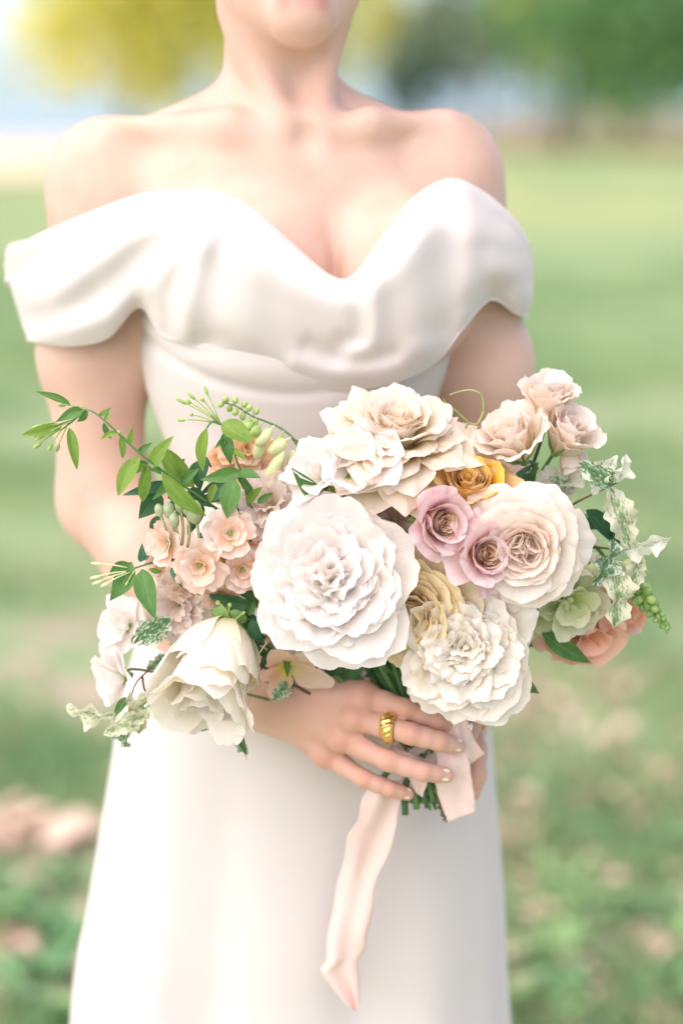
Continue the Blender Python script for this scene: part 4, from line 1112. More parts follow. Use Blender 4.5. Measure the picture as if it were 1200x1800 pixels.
# ---- lisianthus
def lisianthus(label, px, py, y, axis, sc, roll=0, seed=240, mat='peach', name="lisianthus", open_=0):
    f = Flower(name, label, "flower", px, py, y, axis, sc, roll, "flowers gathered in the bouquet", sr=.0017)
    m = PM[mat]
    f.ring(5, var(4, seed, L=.047, Wd=.045, phi0=34 + open_, bend=4, Rc=.026, curl=26, ruf=.0034, e=.22, jag=.025, mat=m, nt=12, ns=15), .003, 0, jphi=5)
    f.ring(5, var(4, seed + 1, L=.045, Wd=.041, phi0=24 + open_, bend=0, Rc=.021, curl=16, ruf=.0036, e=.22, jag=.03, mat=m, nt=11, ns=13), .003, .002, az0=.6)
    f.ring(5, var(4, seed + 2, L=.042, Wd=.034, phi0=13 + open_ * .6, bend=-4, Rc=.014, curl=10, ruf=.0036, jag=.03, mat=m), .002, .003)
    f.ring(3, var(3, seed + 3, L=.038, Wd=.028, phi0=4, bend=-6, Rc=.010, ruf=.003, jag=.03, mat=m), .001, .003)
    g = Geo().ball((0, 0, -.002), (.005, .005, .006))
    for i in range(5):
        a = i * 1.257 + .3
        g.tube(catmull([(.003 * math.cos(a), .003 * math.sin(a), -.002), (.012 * math.cos(a), .012 * math.sin(a), .006), (.019 * math.cos(a), .019 * math.sin(a), .022)], 6), [.0014, .0016, .0014, .0011, .0008, .0003], 5)
    f.part(g, "calyx", M_SEPAL)
    return f
lisianthus("pale peach lisianthus cup leaning toward her arm", 918, 806, -.178, (-.42, -.50, .80), 1.0, 20)
lisianthus("topmost peach lisianthus standing above the others", 952, 742, -.166, (.12, -.25, .95), .86, 70, seed=250)
lisianthus("peach pink lisianthus tilted toward the mottled white leaf", 978, 792, -.176, (.42, -.50, .78), .86, 140, seed=260)
f = Flower("lisianthus", "half closed peach lisianthus hanging below its pink neighbour", "flower", 1003, 778, -.170, (.12, -.35, -.85), .62, 0, "flowers gathered in the bouquet", stem=False)
f.ring(4, var(3, 270, L=.046, Wd=.050, phi0=30, bend=-22, Rc=.022, ruf=.0025, e=.2, mat=PM['peach'], nt=12, ns=13), .003, 0)
f.ring(4, var(3, 271, L=.042, Wd=.040, phi0=18, bend=-14, Rc=.016, ruf=.0025, e=.2, mat=PM['peach']), .002, .001, az0=.7)
f.part(Geo().ball((0, 0, -.002), (.005, .005, .006)).tube([(0, 0, 0), (-.006, 0, -.02)], .0016), "calyx", M_SEPAL)

# ---- sweet peas
def sweet_pea(label, px, py, y, axis, sc, roll=0, seed=280, stem=True, mat='pea'):
    f = Flower("sweet_pea", label, "flower", px, py, y, axis, sc, roll, "flowers gathered in the bouquet", stem=stem, sr=.0012, back=.02)
    m = PM[mat]
    f.ring(3, var(3, seed, L=.036, Wd=.052, phi0=58, bend=14, Rc=.040, curl=20, ruf=.0036, rf=2.2, e=.22, notch=.06, mat=m, nt=13, ns=19), .002, 0, arc=(-1.5, 1.5), jphi=7)
    f.ring(2, var(2, seed + 1, L=.030, Wd=.034, phi0=34, bend=4, Rc=.018, ruf=.0034, e=.24, mat=m, nt=11, ns=15), .002, .002, arc=(-1.2, 1.2))
    f.ring(2, var(2, seed + 2, L=.030, Wd=.036, phi0=40, bend=10, Rc=.020, ruf=.0038, e=.24, mat=m, nt=11, ns=15), .002, .001, az0=math.pi, arc=(-1.0, 1.0))
    f.ring(2, var(2, seed + 3, L=.020, Wd=.016, phi0=8, bend=-6, Rc=.007, ruf=.001, mat=m), .001, .002)
    g = Geo().ball((0, 0, -.002), (.0035, .0035, .005))
    for i in range(5):
        a = i * 1.257
        g.tube([(.003 * math.cos(a), .003 * math.sin(a), 0), (.006 * math.cos(a), .006 * math.sin(a), .004), (.010 * math.cos(a), .010 * math.sin(a), .004)], [.0012, .001, .0003], 5)
    f.part(g, "calyx", M_SEPAL)
    return f
sweet_pea("frilly white sweet pea resting against the cream rose", 632, 842, -.222, (-.25, -.75, .62), 1.15, 60)
sweet_pea("frilly pale sweet pea left of the cream rose, above the big peony", 572, 838, -.218, (-.45, -.70, .55), .95, 160, seed=290)
sweet_pea("small white sweet pea at the gown's edge under jasmine buds", 226, 1100, -.196, (-.62, -.72, .20), .82, 20, seed=300)
sweet_pea("white sweet pea bell hanging beside the frosted leaves", 222, 1188, -.200, (-.86, -.45, -.10), .98, 80, seed=310)
sweet_pea("pale pink sweet pea peeking out between cream rose and lisianthus", 815, 800, -.172, (.25, -.75, .60), .62, 0, seed=320)

# ---- stock: florets on one spike with buds
def floret(f, px, py, y, axis, sc, meshes, roll=0):
    loc = W(px, py, y); q = Vector(axis).normalized().to_track_quat('Z', 'Y') @ Quaternion((0, 0, 1), R(roll))
    Mw = Matrix.LocRotScale(loc, q, Vector((sc,) * 3)); Ml = f.M.inverted() @ Mw
    b = obj("floret", Geo().ball((0, 0, .001), (.0022, .0022, .0030)).tube([(0, 0, 0), (0, 0, -.012)], [.0016, .0012], 6).build("floret_heart_tmp", M_BUD).data, f.root)
    bpy.data.objects.remove(bpy.data.objects["floret_heart_tmp"])
    b.matrix_local = Ml
    for (n, ms, r0, z0, az) in meshes:
        for i in range(n):
            o = obj("petal", ms[i % len(ms)], b); k = random.uniform(.9, 1.1)
            o.matrix_local = Matrix.Rotation(az + 2 * math.pi * i / n + random.uniform(-.2, .2), 4, 'Z') @ Matrix.Translation((r0, 0, z0)) @ Matrix.Rotation(R(random.uniform(-9, 9)), 4, 'Y') @ Matrix.Diagonal((k, k, k, 1))
def stock_set(mat, seed):
    return [(4, var(3, seed, L=.021, Wd=.023, phi0=66, bend=10, Rc=.022, curl=14, ruf=.0022, e=.22, notch=.05, mat=PM[mat], nt=9, ns=13), .0015, 0, 0),
            (4, var(3, seed + 1, L=.017, Wd=.018, phi0=48, bend=6, Rc=.014, curl=10, ruf=.0020, e=.22, mat=PM[mat], nt=9, ns=11), .001, .001, .8),
            (3, var(3, seed + 2, L=.011, Wd=.012, phi0=26, bend=6, Rc=.008, ruf=.0012, e=.22, mat=PM[mat], nt=8, ns=9), .001, .001, .2)]
SS = stock_set('stock', 330)
f = Flower("stock_spike", "peach stock spike with ruffled florets and a cluster of furry buds", "flower", 352, 940, -.205, (-.3, -.5, .8), 1.0, 0, "flowers gathered in the bouquet", sr=.0025)
for a in [(352, 992, -.240, (-.05, -.95, -.05), 1.08), (404, 938, -.236, (.12, -.93, .25), 1.05), (298, 955, -.222, (-.65, -.72, .1), .95), (424, 1000, -.228, (.3, -.9, -.1), .95),
          (282, 985, -.205, (-.7, -.6, -.1), .8), (395, 985, -.218, (.1, -.9, .2), .9), (330, 1030, -.200, (-.2, -.8, -.5), .9), (438, 950, -.214, (.3, -.8, .4), .8), (385, 1040, -.206, (.1, -.8, -.4), .8)]:
    floret(f, *a, SS, random.uniform(0, 360))
for (x, y_, dx, dy, r) in [(300, 905, -3, -8, .0062), (312, 898, 4, -10, .0056), (288, 902, -8, -5, .0050), (306, 918, 0, -4, .0060), (340, 912, 2, -12, .0088), (322, 902, 6, -6, .0042)]:
    b = W(x + dx, y_ + dy, -.232); a = W(x + 8, y_ + 60, -.222)
    o = Geo().ball(b, (r * .8, r * .8, r * 1.25), ax=(b - a)).tube(catmull([b, b.lerp(a, .5) + Vector((.002, 0, -.002)), a], 7), .0013, 6).build("bud", M_BUDG)
    place_on(o, f.root, f.M)
f = Flower("stock_spike", "apricot stock floret half hidden behind the jasmine leaves", "flower", 425, 815, -.165, (0, -.85, .4), 1.0, 0, "flowers gathered in the bouquet", sr=.002)
AS = stock_set('apricot', 340)
for a in [(432, 792, -.172, (.1, -.9, .3), 1.15), (405, 815, -.168, (-.3, -.85, .2), 1.0), (440, 825, -.170, (.2, -.9, -.1), .9), (405, 850, -.172, (-.2, -.9, 0), .9)]: floret(f, *a, AS, random.uniform(0, 360))

# ---- frilly pale pink fillers
def frill(label, px, py, y, axis, sc, seed, mat='pinkfrill', stem=True, name="carnation"):
    f = Flower(name, label, "flower", px, py, y, axis, sc, 0, "flowers gathered in the bouquet", stem=stem, sr=.0018)
    for i, (n, L, Wd, p0) in enumerate([(7, .034, .031, 80), (7, .032, .028, 68), (7, .030, .025, 55), (7, .028, .022, 40), (5, .026, .019, 20)]):
        f.ring(n, var(3, seed + i, L=L, Wd=Wd, phi0=p0, bend=10, Rc=.025, curl=12, ruf=.0034, rf=3.5, jag=.07, e=.15, mat=PM[mat], nt=9, ns=15), .003, .001 * i, az0=i * .5, jphi=9)
    f.part(Geo().ball((0, 0, -.006), (.004, .004, .009)), "calyx", M_SEPAL)
frill("frilly pale pink carnation behind the top of the big peony", 478, 892, -.196, (-.1, -.8, .55), 1.0, 350)
frill("pale pink carnation wedged between the big peony and lilac rose", 690, 918, -.190, (.1, -.85, .4), .95, 360)
frill("blush carnation tucked above the big peony beside the rosebud", 545, 872, -.182, (-.1, -.6, .75), .75, 370)
frill("blush carnation under the stock florets beside the ivory peony", 318, 1062, -.185, (-.4, -.8, .1), .9, 380)
frill("cream carnation behind the mustard rose", 770, 850, -.170, (.1, -.7, .6), .8, 390, 'yellowcream')

# ---- coral snapdragon, lily, pale green hellebore
f = Flower("snapdragon", "coral snapdragon hanging low behind the pale green petals", "flower", 1000, 1060, -.165, (.40, -.62, -.65), 1.0, 0, "flowers gathered in the bouquet", sr=.002)
CS = [(4, var(3, 400, L=.030, Wd=.034, phi0=56, bend=10, Rc=.026, ruf=.002, e=.2, mat=PM['coral'], nt=10, ns=13), .002, 0, 0), (3, var(3, 401, L=.024, Wd=.026, phi0=28, bend=0, Rc=.014, ruf=.002, e=.2, mat=PM['coral']), .002, .001, .5)]
for a in [(1030, 1098, -.172, (.2, -.85, -.45), 1.15), (1078, 1066, -.168, (.6, -.7, -.2), .85), (985, 1105, -.168, (-.2, -.85, -.5), .95), (1105, 1078, -.160, (.6, -.7, -.3), .62), (1012, 1120, -.160, (0, -.7, -.7), .95), (1052, 1052, -.162, (.3, -.9, 0), .9)]:
    floret(f, *a, CS, random.uniform(0, 360))
f = Flower("lily", "dusty pink lily with three tongue shaped petals lying on the wrist", "flower", 505, 1172, -.190, (.05, -.72, -.40), 1.0, 0, "flowers gathered in the bouquet", sr=.0016)
tongue = var(3, 410, L=.036, Wd=.026, phi0=58, bend=14, Rc=.022, ruf=.0015, e=.5, bw=.2, mat=PM['lily'], nt=12, ns=11, wmax=.6)
for (a, k) in ((20, 1.05), (-95, 1.1), (-40, 1.0), (150, .8), (90, .7)):
    o = obj("petal", tongue[abs(a) % 3], f.root)
    o.matrix_local = Matrix.Rotation(R(a + 90), 4, 'Z') @ Matrix.Translation((.003, 0, 0)) @ Matrix.Diagonal((k, k, k, 1))
f.part(Geo().ball((0, 0, -.003), (.004, .004, .006)), "calyx", M_SEPAL)
f = Flower("hellebore", "pale green hellebore under the blush garden rose", "flower", 998, 1052, -.196, (.30, -.80, -.20), 1.0, 0, "flowers gathered in the bouquet", sr=.0018)
f.ring(6, var(3, 420, L=.034, Wd=.034, phi0=62, bend=-6, Rc=.025, ruf=.002, e=.34, point=.06, mat=PM['palegreen'], nt=11, ns=13), .003, 0, jphi=9)
f.ring(4, var(3, 421, L=.026, Wd=.026, phi0=40, bend=-6, Rc=.016, ruf=.002, e=.34, mat=PM['palegreen']), .002, .002, az0=.4)
f.part(Geo().ball((0, 0, .003), (.004, .004, .004)), "stamens", M_BUDP)
f = Flower("hellebore", "pale green hellebore facing the ground beside the creamy peony", "flower", 945, 1062, -.192, (.15, -.72, -.55), .95, 0, "flowers gathered in the bouquet", sr=.0018)
f.ring(6, var(3, 430, L=.034, Wd=.032, phi0=60, bend=-4, Rc=.025, ruf=.002, e=.34, point=.06, mat=PM['palegreen'], nt=11, ns=13), .003, 0, jphi=9)
f.ring(4, var(3, 431, L=.026, Wd=.026, phi0=38, bend=-6, Rc=.016, ruf=.002, e=.34, mat=PM['palegreen']), .002, .002, az0=.4)
f.part(Geo().ball((0, 0, .003), (.004, .004, .004)), "stamens", M_BUDP)

# ---- leaves and sprays
LEAF = {}
for kind in LM:
    vs_ = []
    for i in range(5):
        if kind in ('varieg', 'frost', 'mottle'): a = leaf_mesh(500 + i, 'wav', droop=.30 + .12 * (i % 3), fold=.35, wavy=.30, nx=29, ny=9)
        elif kind == 'lime': a = leaf_mesh(520 + i, 'lance', droop=.20 + .12 * (i % 3), fold=.25)
        else: a = leaf_mesh(540 + i, 'ovate', droop=.10 + .12 * (i % 3), fold=.25)
        vs_.append(mesh_np("leaf", a[0], a[1], LM[kind], uv=a[2]))
    LEAF[kind] = vs_
k_leaf = [0]
def leaf(parent, b, t, wf, kind, roll=None, yt=None, flip=1):
    """b, t: (px, py, depth) of base and tip"""
    b = W(*b) if len(b) == 3 and not isinstance(b, Vector) else b
    t = W(*t) if len(t) == 3 and not isinstance(t, Vector) else t
    x = t - b; L = x.length; x = x / L
    n = Vector((0, -1, .25)); n = n - x * n.dot(x)
    if n.length < .15: n = Vector((0, 0, 1)) - x * x.z
    n.normalize()
    n = Quaternion(x, R(random.uniform(-38, 38) if roll is None else roll)) @ n
    y = n.cross(x)
    M = Matrix(((x.x * L, y.x * L * wf, n.x * L * .9, b.x), (x.y * L, y.y * L * wf, n.y * L * .9, b.y), (x.z * L, y.z * L * wf, n.z * L * .9, b.z), (0, 0, 0, 1)))
    k_leaf[0] += 1
    o = obj("leaf", LEAF[kind][k_leaf[0] % 5], parent)
    o.matrix_local = parent.matrix_basis.inverted() @ M if parent is not None else M
    return o

def spray(name, label, cat, stems, leaves=(), buds=(), mat=None, r=.0013, y0=-.22, to_bundle=None, group="greenery in the bouquet"):
    base = W(*stems[0][0])
    e = empty(name, base); tag(e, label, cat, group)
    for st in stems:
        P = catmull([W(*p) for p in st], max(6, 5 * len(st))) - np.array(base)
        Geo().tube(P, np.linspace(r, r * .45, len(P)), 6).build("stem", mat or M_STEM, e)
    if to_bundle:
        P = stem_path(base, Vector(to_bundle).normalized(), .03) - np.array(base)
        Geo().tube(P, r * 1.25, 6).build("stem", mat or M_STEM, e)
    for l in leaves:
        b, t, wf, kind = l[:4]; y = l[4] if len(l) > 4 else y0
        dy = l[5] if len(l) > 5 else random.uniform(-.012, .012)
        leaf(e, (b[0], b[1], y), (t[0], t[1], y + dy), wf * 1.0, kind)
    for bd in buds:
        (bx, by), (tx, ty), rad, m = bd[:4]; y = bd[4] if len(bd) > 4 else y0
        a = W(bx, by, y); t = W(tx, ty, y + random.uniform(-.006, .006)); d = (t - a)
        ln = bd[5] if len(bd) > 5 else .32
        g = Geo()
        g.tube(catmull([a - base, a.lerp(t, .5) - base + Vector((0, -.001, .001)), t - base], 6), .0006, 5)
        c = t - d.normalized() * (d.length * ln * .3)
        g.ball(c - base, (rad, rad, max(rad * 1.15, d.length * ln * .5)), ax=d, nu=8, nv=8)
        g.build("bud", m, e)
    return e

spray("jasmine_vine", "long jasmine vine arching out in front of her right upper arm", "vine",
  [[(392, 902, -.215), (340, 866, -.225), (285, 827, -.235), (235, 787, -.24), (185, 740, -.24), (160, 722, -.238), (138, 719, -.236)], [(150, 720, -.237), (128, 740, -.236), (108, 756, -.235)], [(128, 740, -.236), (95, 750, -.236), (62, 768, -.236)]],
  [((125, 712), (62, 688), .22, 'green', -.236), ((146, 720), (98, 742), .42, 'green', -.237), ((110, 748), (38, 765), .28, 'lime', -.236), ((122, 752), (136, 826), .26, 'lime', -.238), ((155, 722), (136, 742), .4, 'green', -.238),
   ((183, 742), (196, 772), .32, 'green', -.24), ((184, 740), (192, 724), .45, 'lime', -.24), ((212, 768), (216, 806), .35, 'lime', -.24), ((228, 780), (234, 750), .3, 'lime', -.24),
   ((246, 802), (208, 872), .40, 'lime', -.24), ((258, 818), (250, 882), .34, 'lime', -.242), ((262, 812), (306, 766), .30, 'lime', -.236), ((262, 815), (222, 836), .45, 'green', -.24), ((272, 822), (292, 796), .6, 'lime', -.24),
   ((288, 786), (342, 856), .42, 'lime', -.222), ((285, 832), (364, 908), .27, 'lime', -.246), ((284, 830), (262, 826), .5, 'green', -.238),
   ((300, 846), (216, 870), .24, 'blue', -.226), ((282, 866), (244, 912), .72, 'dark', -.218), ((305, 838), (325, 806), .6, 'dark', -.216), ((318, 850), (352, 822), .45, 'green', -.222), ((270, 826), (226, 812), .32, 'lime', -.238), ((300, 842), (268, 878), .42, 'green', -.232), ((335, 866), (310, 912), .46, 'green', -.226), ((352, 874), (392, 880), .42, 'green', -.22), ((242, 796), (268, 778), .4, 'green', -.236), ((205, 760), (178, 772), .34, 'lime', -.24), ((172, 730), (196, 716), .34, 'lime', -.238), ((345, 870), (300, 885), .4, 'blue', -.22), ((320, 858), (296, 876), .9, 'dark', -.214), ((330, 862), (372, 892), .55, 'dark', -.212), ((285, 905), (272, 950), .6, 'dark', -.210), ((350, 880), (330, 940), .5, 'dark', -.205), ((300, 880), (330, 912), .6, 'blue', -.208)],
  [((128, 740), (66, 772), .0016, M_BUD, -.238), ((112, 752), (62, 786), .0020, M_BUD, -.238), ((112, 752), (86, 790), .0018, M_BUD, -.237), ((118, 750), (100, 792), .0018, M_BUD, -.237), ((108, 745), (78, 752), .0016, M_BUD, -.239), ((128, 735), (60, 752), .0018, M_BUD, -.236), ((150, 716), (104, 712), .0016, M_BUD, -.236), ((225, 775), (208, 758), .0015, M_BUD, -.24)],
  to_bundle=(-.6, -.3, .5))
spray("jasmine_sprig", "upright jasmine sprig with a fan of pointed buds against the gown", "vine",
  [[(436, 884, -.212), (430, 850, -.218), (422, 825, -.222), (404, 778, -.226), (388, 745, -.226)], [(388, 745, -.226), (372, 742, -.226), (360, 758, -.226)]],
  [((390, 744), (444, 780), .62, 'lime', -.228), ((364, 752), (358, 832), .26, 'lime', -.228), ((392, 762), (406, 820), .46, 'green', -.226), ((424, 830), (352, 844), .40, 'green', -.230), ((420, 832), (458, 840), .66, 'green', -.232),
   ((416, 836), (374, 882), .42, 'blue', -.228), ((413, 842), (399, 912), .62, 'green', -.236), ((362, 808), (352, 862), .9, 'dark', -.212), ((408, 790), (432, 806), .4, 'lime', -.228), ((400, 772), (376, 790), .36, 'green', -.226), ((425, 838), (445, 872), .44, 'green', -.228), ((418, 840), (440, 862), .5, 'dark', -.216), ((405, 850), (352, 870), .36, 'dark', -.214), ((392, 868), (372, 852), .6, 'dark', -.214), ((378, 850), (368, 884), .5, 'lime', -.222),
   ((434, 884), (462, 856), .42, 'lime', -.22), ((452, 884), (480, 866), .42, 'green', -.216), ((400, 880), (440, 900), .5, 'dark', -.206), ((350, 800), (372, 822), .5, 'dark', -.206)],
  [((388, 745), (313, 702), .0015, M_BUD, -.226, .26), ((388, 745), (332, 692), .0015, M_BUD, -.227, .26), ((388, 745), (360, 682), .0015, M_BUD, -.226, .26), ((372, 742), (314, 738), .0015, M_BUD, -.226, .26), ((375, 742), (334, 728), .0016, M_BUD, -.226, .2), ((385, 740), (354, 700), .0016, M_BUD, -.226, .2), ((380, 738), (328, 704), .0018, M_BUD, -.228, .2)],
  to_bundle=(-.4, -.3, .7))
spray("jasmine_sprig", "jasmine sprig with two glossy leaves poking out over her forearm", "vine",
  [[(300, 985, -.205), (272, 988, -.214), (245, 996, -.22), (222, 1004, -.224)]],
  [((250, 1000), (274, 1090), .46, 'green', -.226, -.012), ((232, 988), (194, 1056), .52, 'green', -.222), ((248, 988), (250, 954), .42, 'blue', -.22), ((256, 986), (264, 968), .5, 'blue', -.22), ((228, 990), (190, 1012), .5, 'green', -.218), ((262, 1000), (284, 1005), .4, 'lime', -.222)],
  [((225, 998), (164, 990), .0015, M_BUDP, -.224, .35), ((222, 1004), (162, 1016), .0015, M_BUDP, -.225, .35), ((222, 1006), (166, 1026), .0015, M_BUDP, -.226, .35), ((228, 1006), (180, 1030), .0017, M_BUDP, -.225, .35), ((240, 1000), (222, 1028), .0014, M_BUD, -.225, .3)],
  to_bundle=(-.7, -.4, .1))
spray("leafy_sprig", "dark leafy sprig with tiny green buds between stock and big peony", "sprig",
  [[(470, 1085, -.205), (440, 1088, -.215), (412, 1098, -.222), (398, 1102, -.226)], [(412, 1098, -.222), (402, 1078, -.226), (390, 1062, -.228)]],
  [((440, 1064), (362, 1042), .44, 'dark', -.220), ((455, 1090), (380, 1078), .36, 'dark', -.216), ((440, 1090), (458, 1128), .62, 'blue', -.226), ((436, 1082), (448, 1052), .5, 'green', -.224), ((452, 1128), (402, 1140), .55, 'dark', -.202), ((300, 998), (322, 1034), .32, 'blue', -.236), ((470, 1150), (440, 1140), .5, 'dark', -.198), ((440, 1080), (425, 1120), .45, 'dark', -.205),
   ((400, 1085), (372, 1100), .5, 'dark', -.205), ((470, 1120), (420, 1150), .5, 'dark', -.196), ((455, 1120), (415, 1160), .45, 'green', -.198), ((480, 1140), (458, 1180), .4, 'dark', -.196)],
  [((412, 1098), (384, 1106), .0020, M_BUD, -.228, .25), ((412, 1098), (386, 1126), .0020, M_BUD, -.229, .25), ((414, 1098), (428, 1112), .0018, M_BUD, -.228, .3), ((402, 1078), (382, 1058), .0020, M_BUD, -.23, .25), ((402, 1078), (404, 1062), .0018, M_BUD, -.229, .3), ((410, 1094), (430, 1076), .0016, M_BUD, -.228, .3), ((398, 1102), (378, 1092), .0018, M_BUD, -.229, .25), ((410, 1100), (404, 1122), .0018, M_BUD, -.228, .3), ((470, 1128), (436, 1178), .0030, M_BUDP, -.222, .75)],
  to_bundle=(-.5, -.5, .3))
spray("foxglove", "drooping foxglove spike with pale green bells in front of the bodice", "flower",
  [[(536, 822, -.185), (528, 796, -.19), (514, 770, -.192), (494, 753, -.192), (470, 742, -.192), (442, 731, -.192), (415, 714, -.192), (394, 708, -.192)]],
  [((535, 815), (515, 835), .5, 'green', -.19), ((530, 800), (520, 780), .3, 'green', -.192), ((512, 770), (528, 778), .3, 'green', -.192)],
  [((482, 748), (455, 778), .0052, M_BUDP, -.196, 1.0), ((512, 768), (478, 792), .0058, M_BUDP, -.198, .95), ((505, 780), (468, 852), .0060, M_BUDP, -.198, 1.1), ((475, 745), (452, 800), .0055, M_BUDP, -.19, .6), ((465, 742), (444, 762), .005, M_BUD, -.196, .7), ((455, 738), (432, 752), .0042, M_BUD, -.196, .7), ((520, 780), (510, 830), .0055, M_BUDP, -.188, 1.0), ((500, 756), (490, 780), .0045, M_BUD, -.194, .6)]
  + [((x, y_), (x + dx, y_ + dy), .0028, M_BUD, -.194, 1.0) for x, y_, dx, dy in ((440, 730, -4, 16), (434, 724, 6, -10), (428, 722, -2, 14), (424, 718, 8, -10), (418, 716, -6, 12), (412, 712, 2, -12), (405, 711, -2, 10), (400, 708, -4, -8), (394, 708, -8, 4), (446, 730, 6, -10), (450, 733, -2, 14))],
  to_bundle=(0, -.4, .7))
spray("variegated_sprig", "variegated holly leaved sprig with white mottling on a brown twig", "sprig",
  [[(985, 898, -.200), (1030, 874, -.21), (1089, 846, -.215)], [(1010, 958, -.2), (1050, 962, -.21), (1094, 968, -.214)], [(985, 898, -.20), (1000, 930, -.20), (1010, 958, -.2)]],
  [((1074, 852), (1016, 812), .62, 'mottle', -.216, -.01), ((1082, 848), (1099, 797), .50, 'frost', -.216), ((1040, 870), (1085, 800), .34, 'frost', -.212), ((1072, 856), (1106, 964), .46, 'varieg', -.216, -.004), ((1092, 967), (1180, 944), .40, 'frost', -.214, -.01), ((1078, 948), (1042, 1030), .54, 'mottle', -.222, -.008), ((1128, 978), (1100, 1050), .46, 'varieg', -.218), ((1078, 990), (1076, 1106), .42, 'varieg', -.222, -.006), ((1106, 968), (1134, 1000), .5, 'varieg', -.216),
   ((1030, 896), (1082, 958), .42, 'dark', -.206), ((1015, 935), (1052, 952), .6, 'frost', -.204), ((1002, 920), (1060, 930), .5, 'dark', -.198), ((1010, 962), (1050, 1000), .42, 'green', -.206), ((1004, 975), (1060, 1032), .52, 'frost', -.210), ((1000, 945), (1040, 905), .35, 'green', -.196), ((1005, 905), (1050, 920), .3, 'mottle', -.202), ((1060, 900), (1100, 925), .4, 'blue', -.200), ((1010, 990), (1060, 975), .4, 'green', -.200), ((1030, 1010), (1090, 1030), .4, 'blue', -.198), ((1080, 930), (1075, 985), .4, 'dark', -.2)],
  [((1075, 985), (1122, 998), .006, M_BUDP, -.21, .8), ((1100, 1000), (1135, 1008), .0045, M_BUD, -.21, .7), ((1020, 985), (1045, 1005), .006, M_BUDP, -.212, .7)],
  mat=M_TWIG, r=.0013, to_bundle=(.6, -.4, .3))
spray("snapdragon_spike", "green tapering spike of tight round buds sticking out past the mottled leaves", "flower",
  [[(1070, 985, -.195), (1100, 1015, -.20), (1130, 1045, -.203), (1174, 1102, -.204)]], [],
  [((1112 + 61 * t + 6 * math.cos(i * 2.4) * (1 - t * .6), 1026 + 74 * t + 2), (1112 + 61 * t + (22 * math.cos(i * 2.4) + 4) * (1 - .75 * t), 1026 + 74 * t + 9 + 14 * math.sin(i * 2.4) * (1 - .75 * t)), .0046 * (1 - .62 * t), M_SEPAL if i % 4 else M_BUD, -.204 - .006 * math.sin(i * 1.7) * (1 - t), .7) for i, t in ((i, (i / 41) ** .9) for i in range(42))],
  to_bundle=(.6, -.4, -.1))
spray("variegated_sprig", "frosted curly leaved sprig trailing below the white sweet peas", "sprig",
  [[(330, 1128, -.190), (292, 1152, -.198), (262, 1178, -.205), (240, 1200, -.21), (228, 1232, -.212)], [(250, 1188, -.208), (256, 1215, -.21), (275, 1222, -.21)], [(330, 1128, -.19), (296, 1172, -.20), (290, 1182, -.2)]],
  [((300, 1088), (230, 1130), .58, 'mottle', -.214), ((292, 1150), (258, 1176), .6, 'mottle', -.204), ((290, 1176), (322, 1238), .56, 'frost', -.214), ((294, 1208), (222, 1272), .42, 'varieg', -.215), ((204, 1254), (118, 1240), .40, 'varieg', -.214), ((256, 1258), (182, 1292), .44, 'varieg', -.216), ((212, 1270), (228, 1314), .66, 'mottle', -.214), ((228, 1232), (246, 1290), .5, 'varieg', -.212), ((225, 1215), (236, 1258), .34, 'frost', -.214), ((286, 1232), (306, 1246), .6, 'green', -.210), ((334, 1240), (370, 1278), .30, 'varieg', -.212), ((340, 1272), (374, 1280), .52, 'green', -.208), ((404, 1272), (434, 1336), .26, 'green', -.2), ((412, 1290), (436, 1326), .4, 'mottle', -.202), ((325, 1105), (350, 1060), .3, 'dark', -.19), ((310, 1110), (250, 1100), .3, 'blue', -.19), ((225, 1225), (200, 1262), .4, 'green', -.21)],
  mat=M_TWIG, r=.0011, to_bundle=(-.6, -.3, .1))
# loose foliage that backs the flower heads
def fol(label, leaves, base, tb, name="leafy_sprig"):
    return spray(name, label, "sprig", [[base, (base[0] + 4, base[1] - 10, base[2] - .003)]], leaves, (), y0=base[2], to_bundle=tb)
fol("dark green leaves below the coral snapdragon", [((952, 1112), (1038, 1165), .34, 'green', -.200), ((905, 1186), (948, 1220), .52, 'green', -.198), ((950, 1100), (985, 1140), .4, 'dark', -.18)], (935, 1120, -.185), (.6, -.3, -.3))
fol("grey green leaves between mustard rose and peach lisianthus", [((850, 850), (842, 792), .5, 'green', -.18), ((900, 860), (935, 815), .45, 'blue', -.182), ((870, 858), (880, 815), .6, 'mottle', -.17), ((912, 870), (985, 830), .5, 'frost', -.178), ((930, 860), (945, 812), .4, 'green', -.176), ((985, 880), (1005, 845), .8, 'frost', -.178), ((830, 830), (800, 806), .5, 'green', -.186), ((905, 855), (870, 830), .5, 'dark', -.172), ((950, 865), (1020, 850), .4, 'mottle', -.174), ((880, 865), (915, 838), .5, 'mottle', -.18), ((985, 870), (1050, 830), .35, 'frost', -.176)], (900, 878, -.18), (.3, -.3, .7))
fol("rosebud leaves and pointed sepals above the big peony", [((560, 876), (512, 822), .42, 'green', -.224), ((548, 868), (540, 845), .4, 'green', -.226), ((562, 872), (580, 850), .4, 'green', -.224), ((590, 872), (576, 850), .35, 'lime', -.226), ((598, 870), (630, 812), .10, 'lime', -.232), ((590, 880), (588, 850), .25, 'lime', -.23), ((640, 888), (615, 876), .25, 'green', -.222), ((710, 880), (690, 850), .5, 'green', -.19), ((665, 885), (660, 850), .4, 'green', -.188), ((505, 880), (478, 860), .5, 'lime', -.2)], (600, 895, -.205), (-.1, -.4, .7))
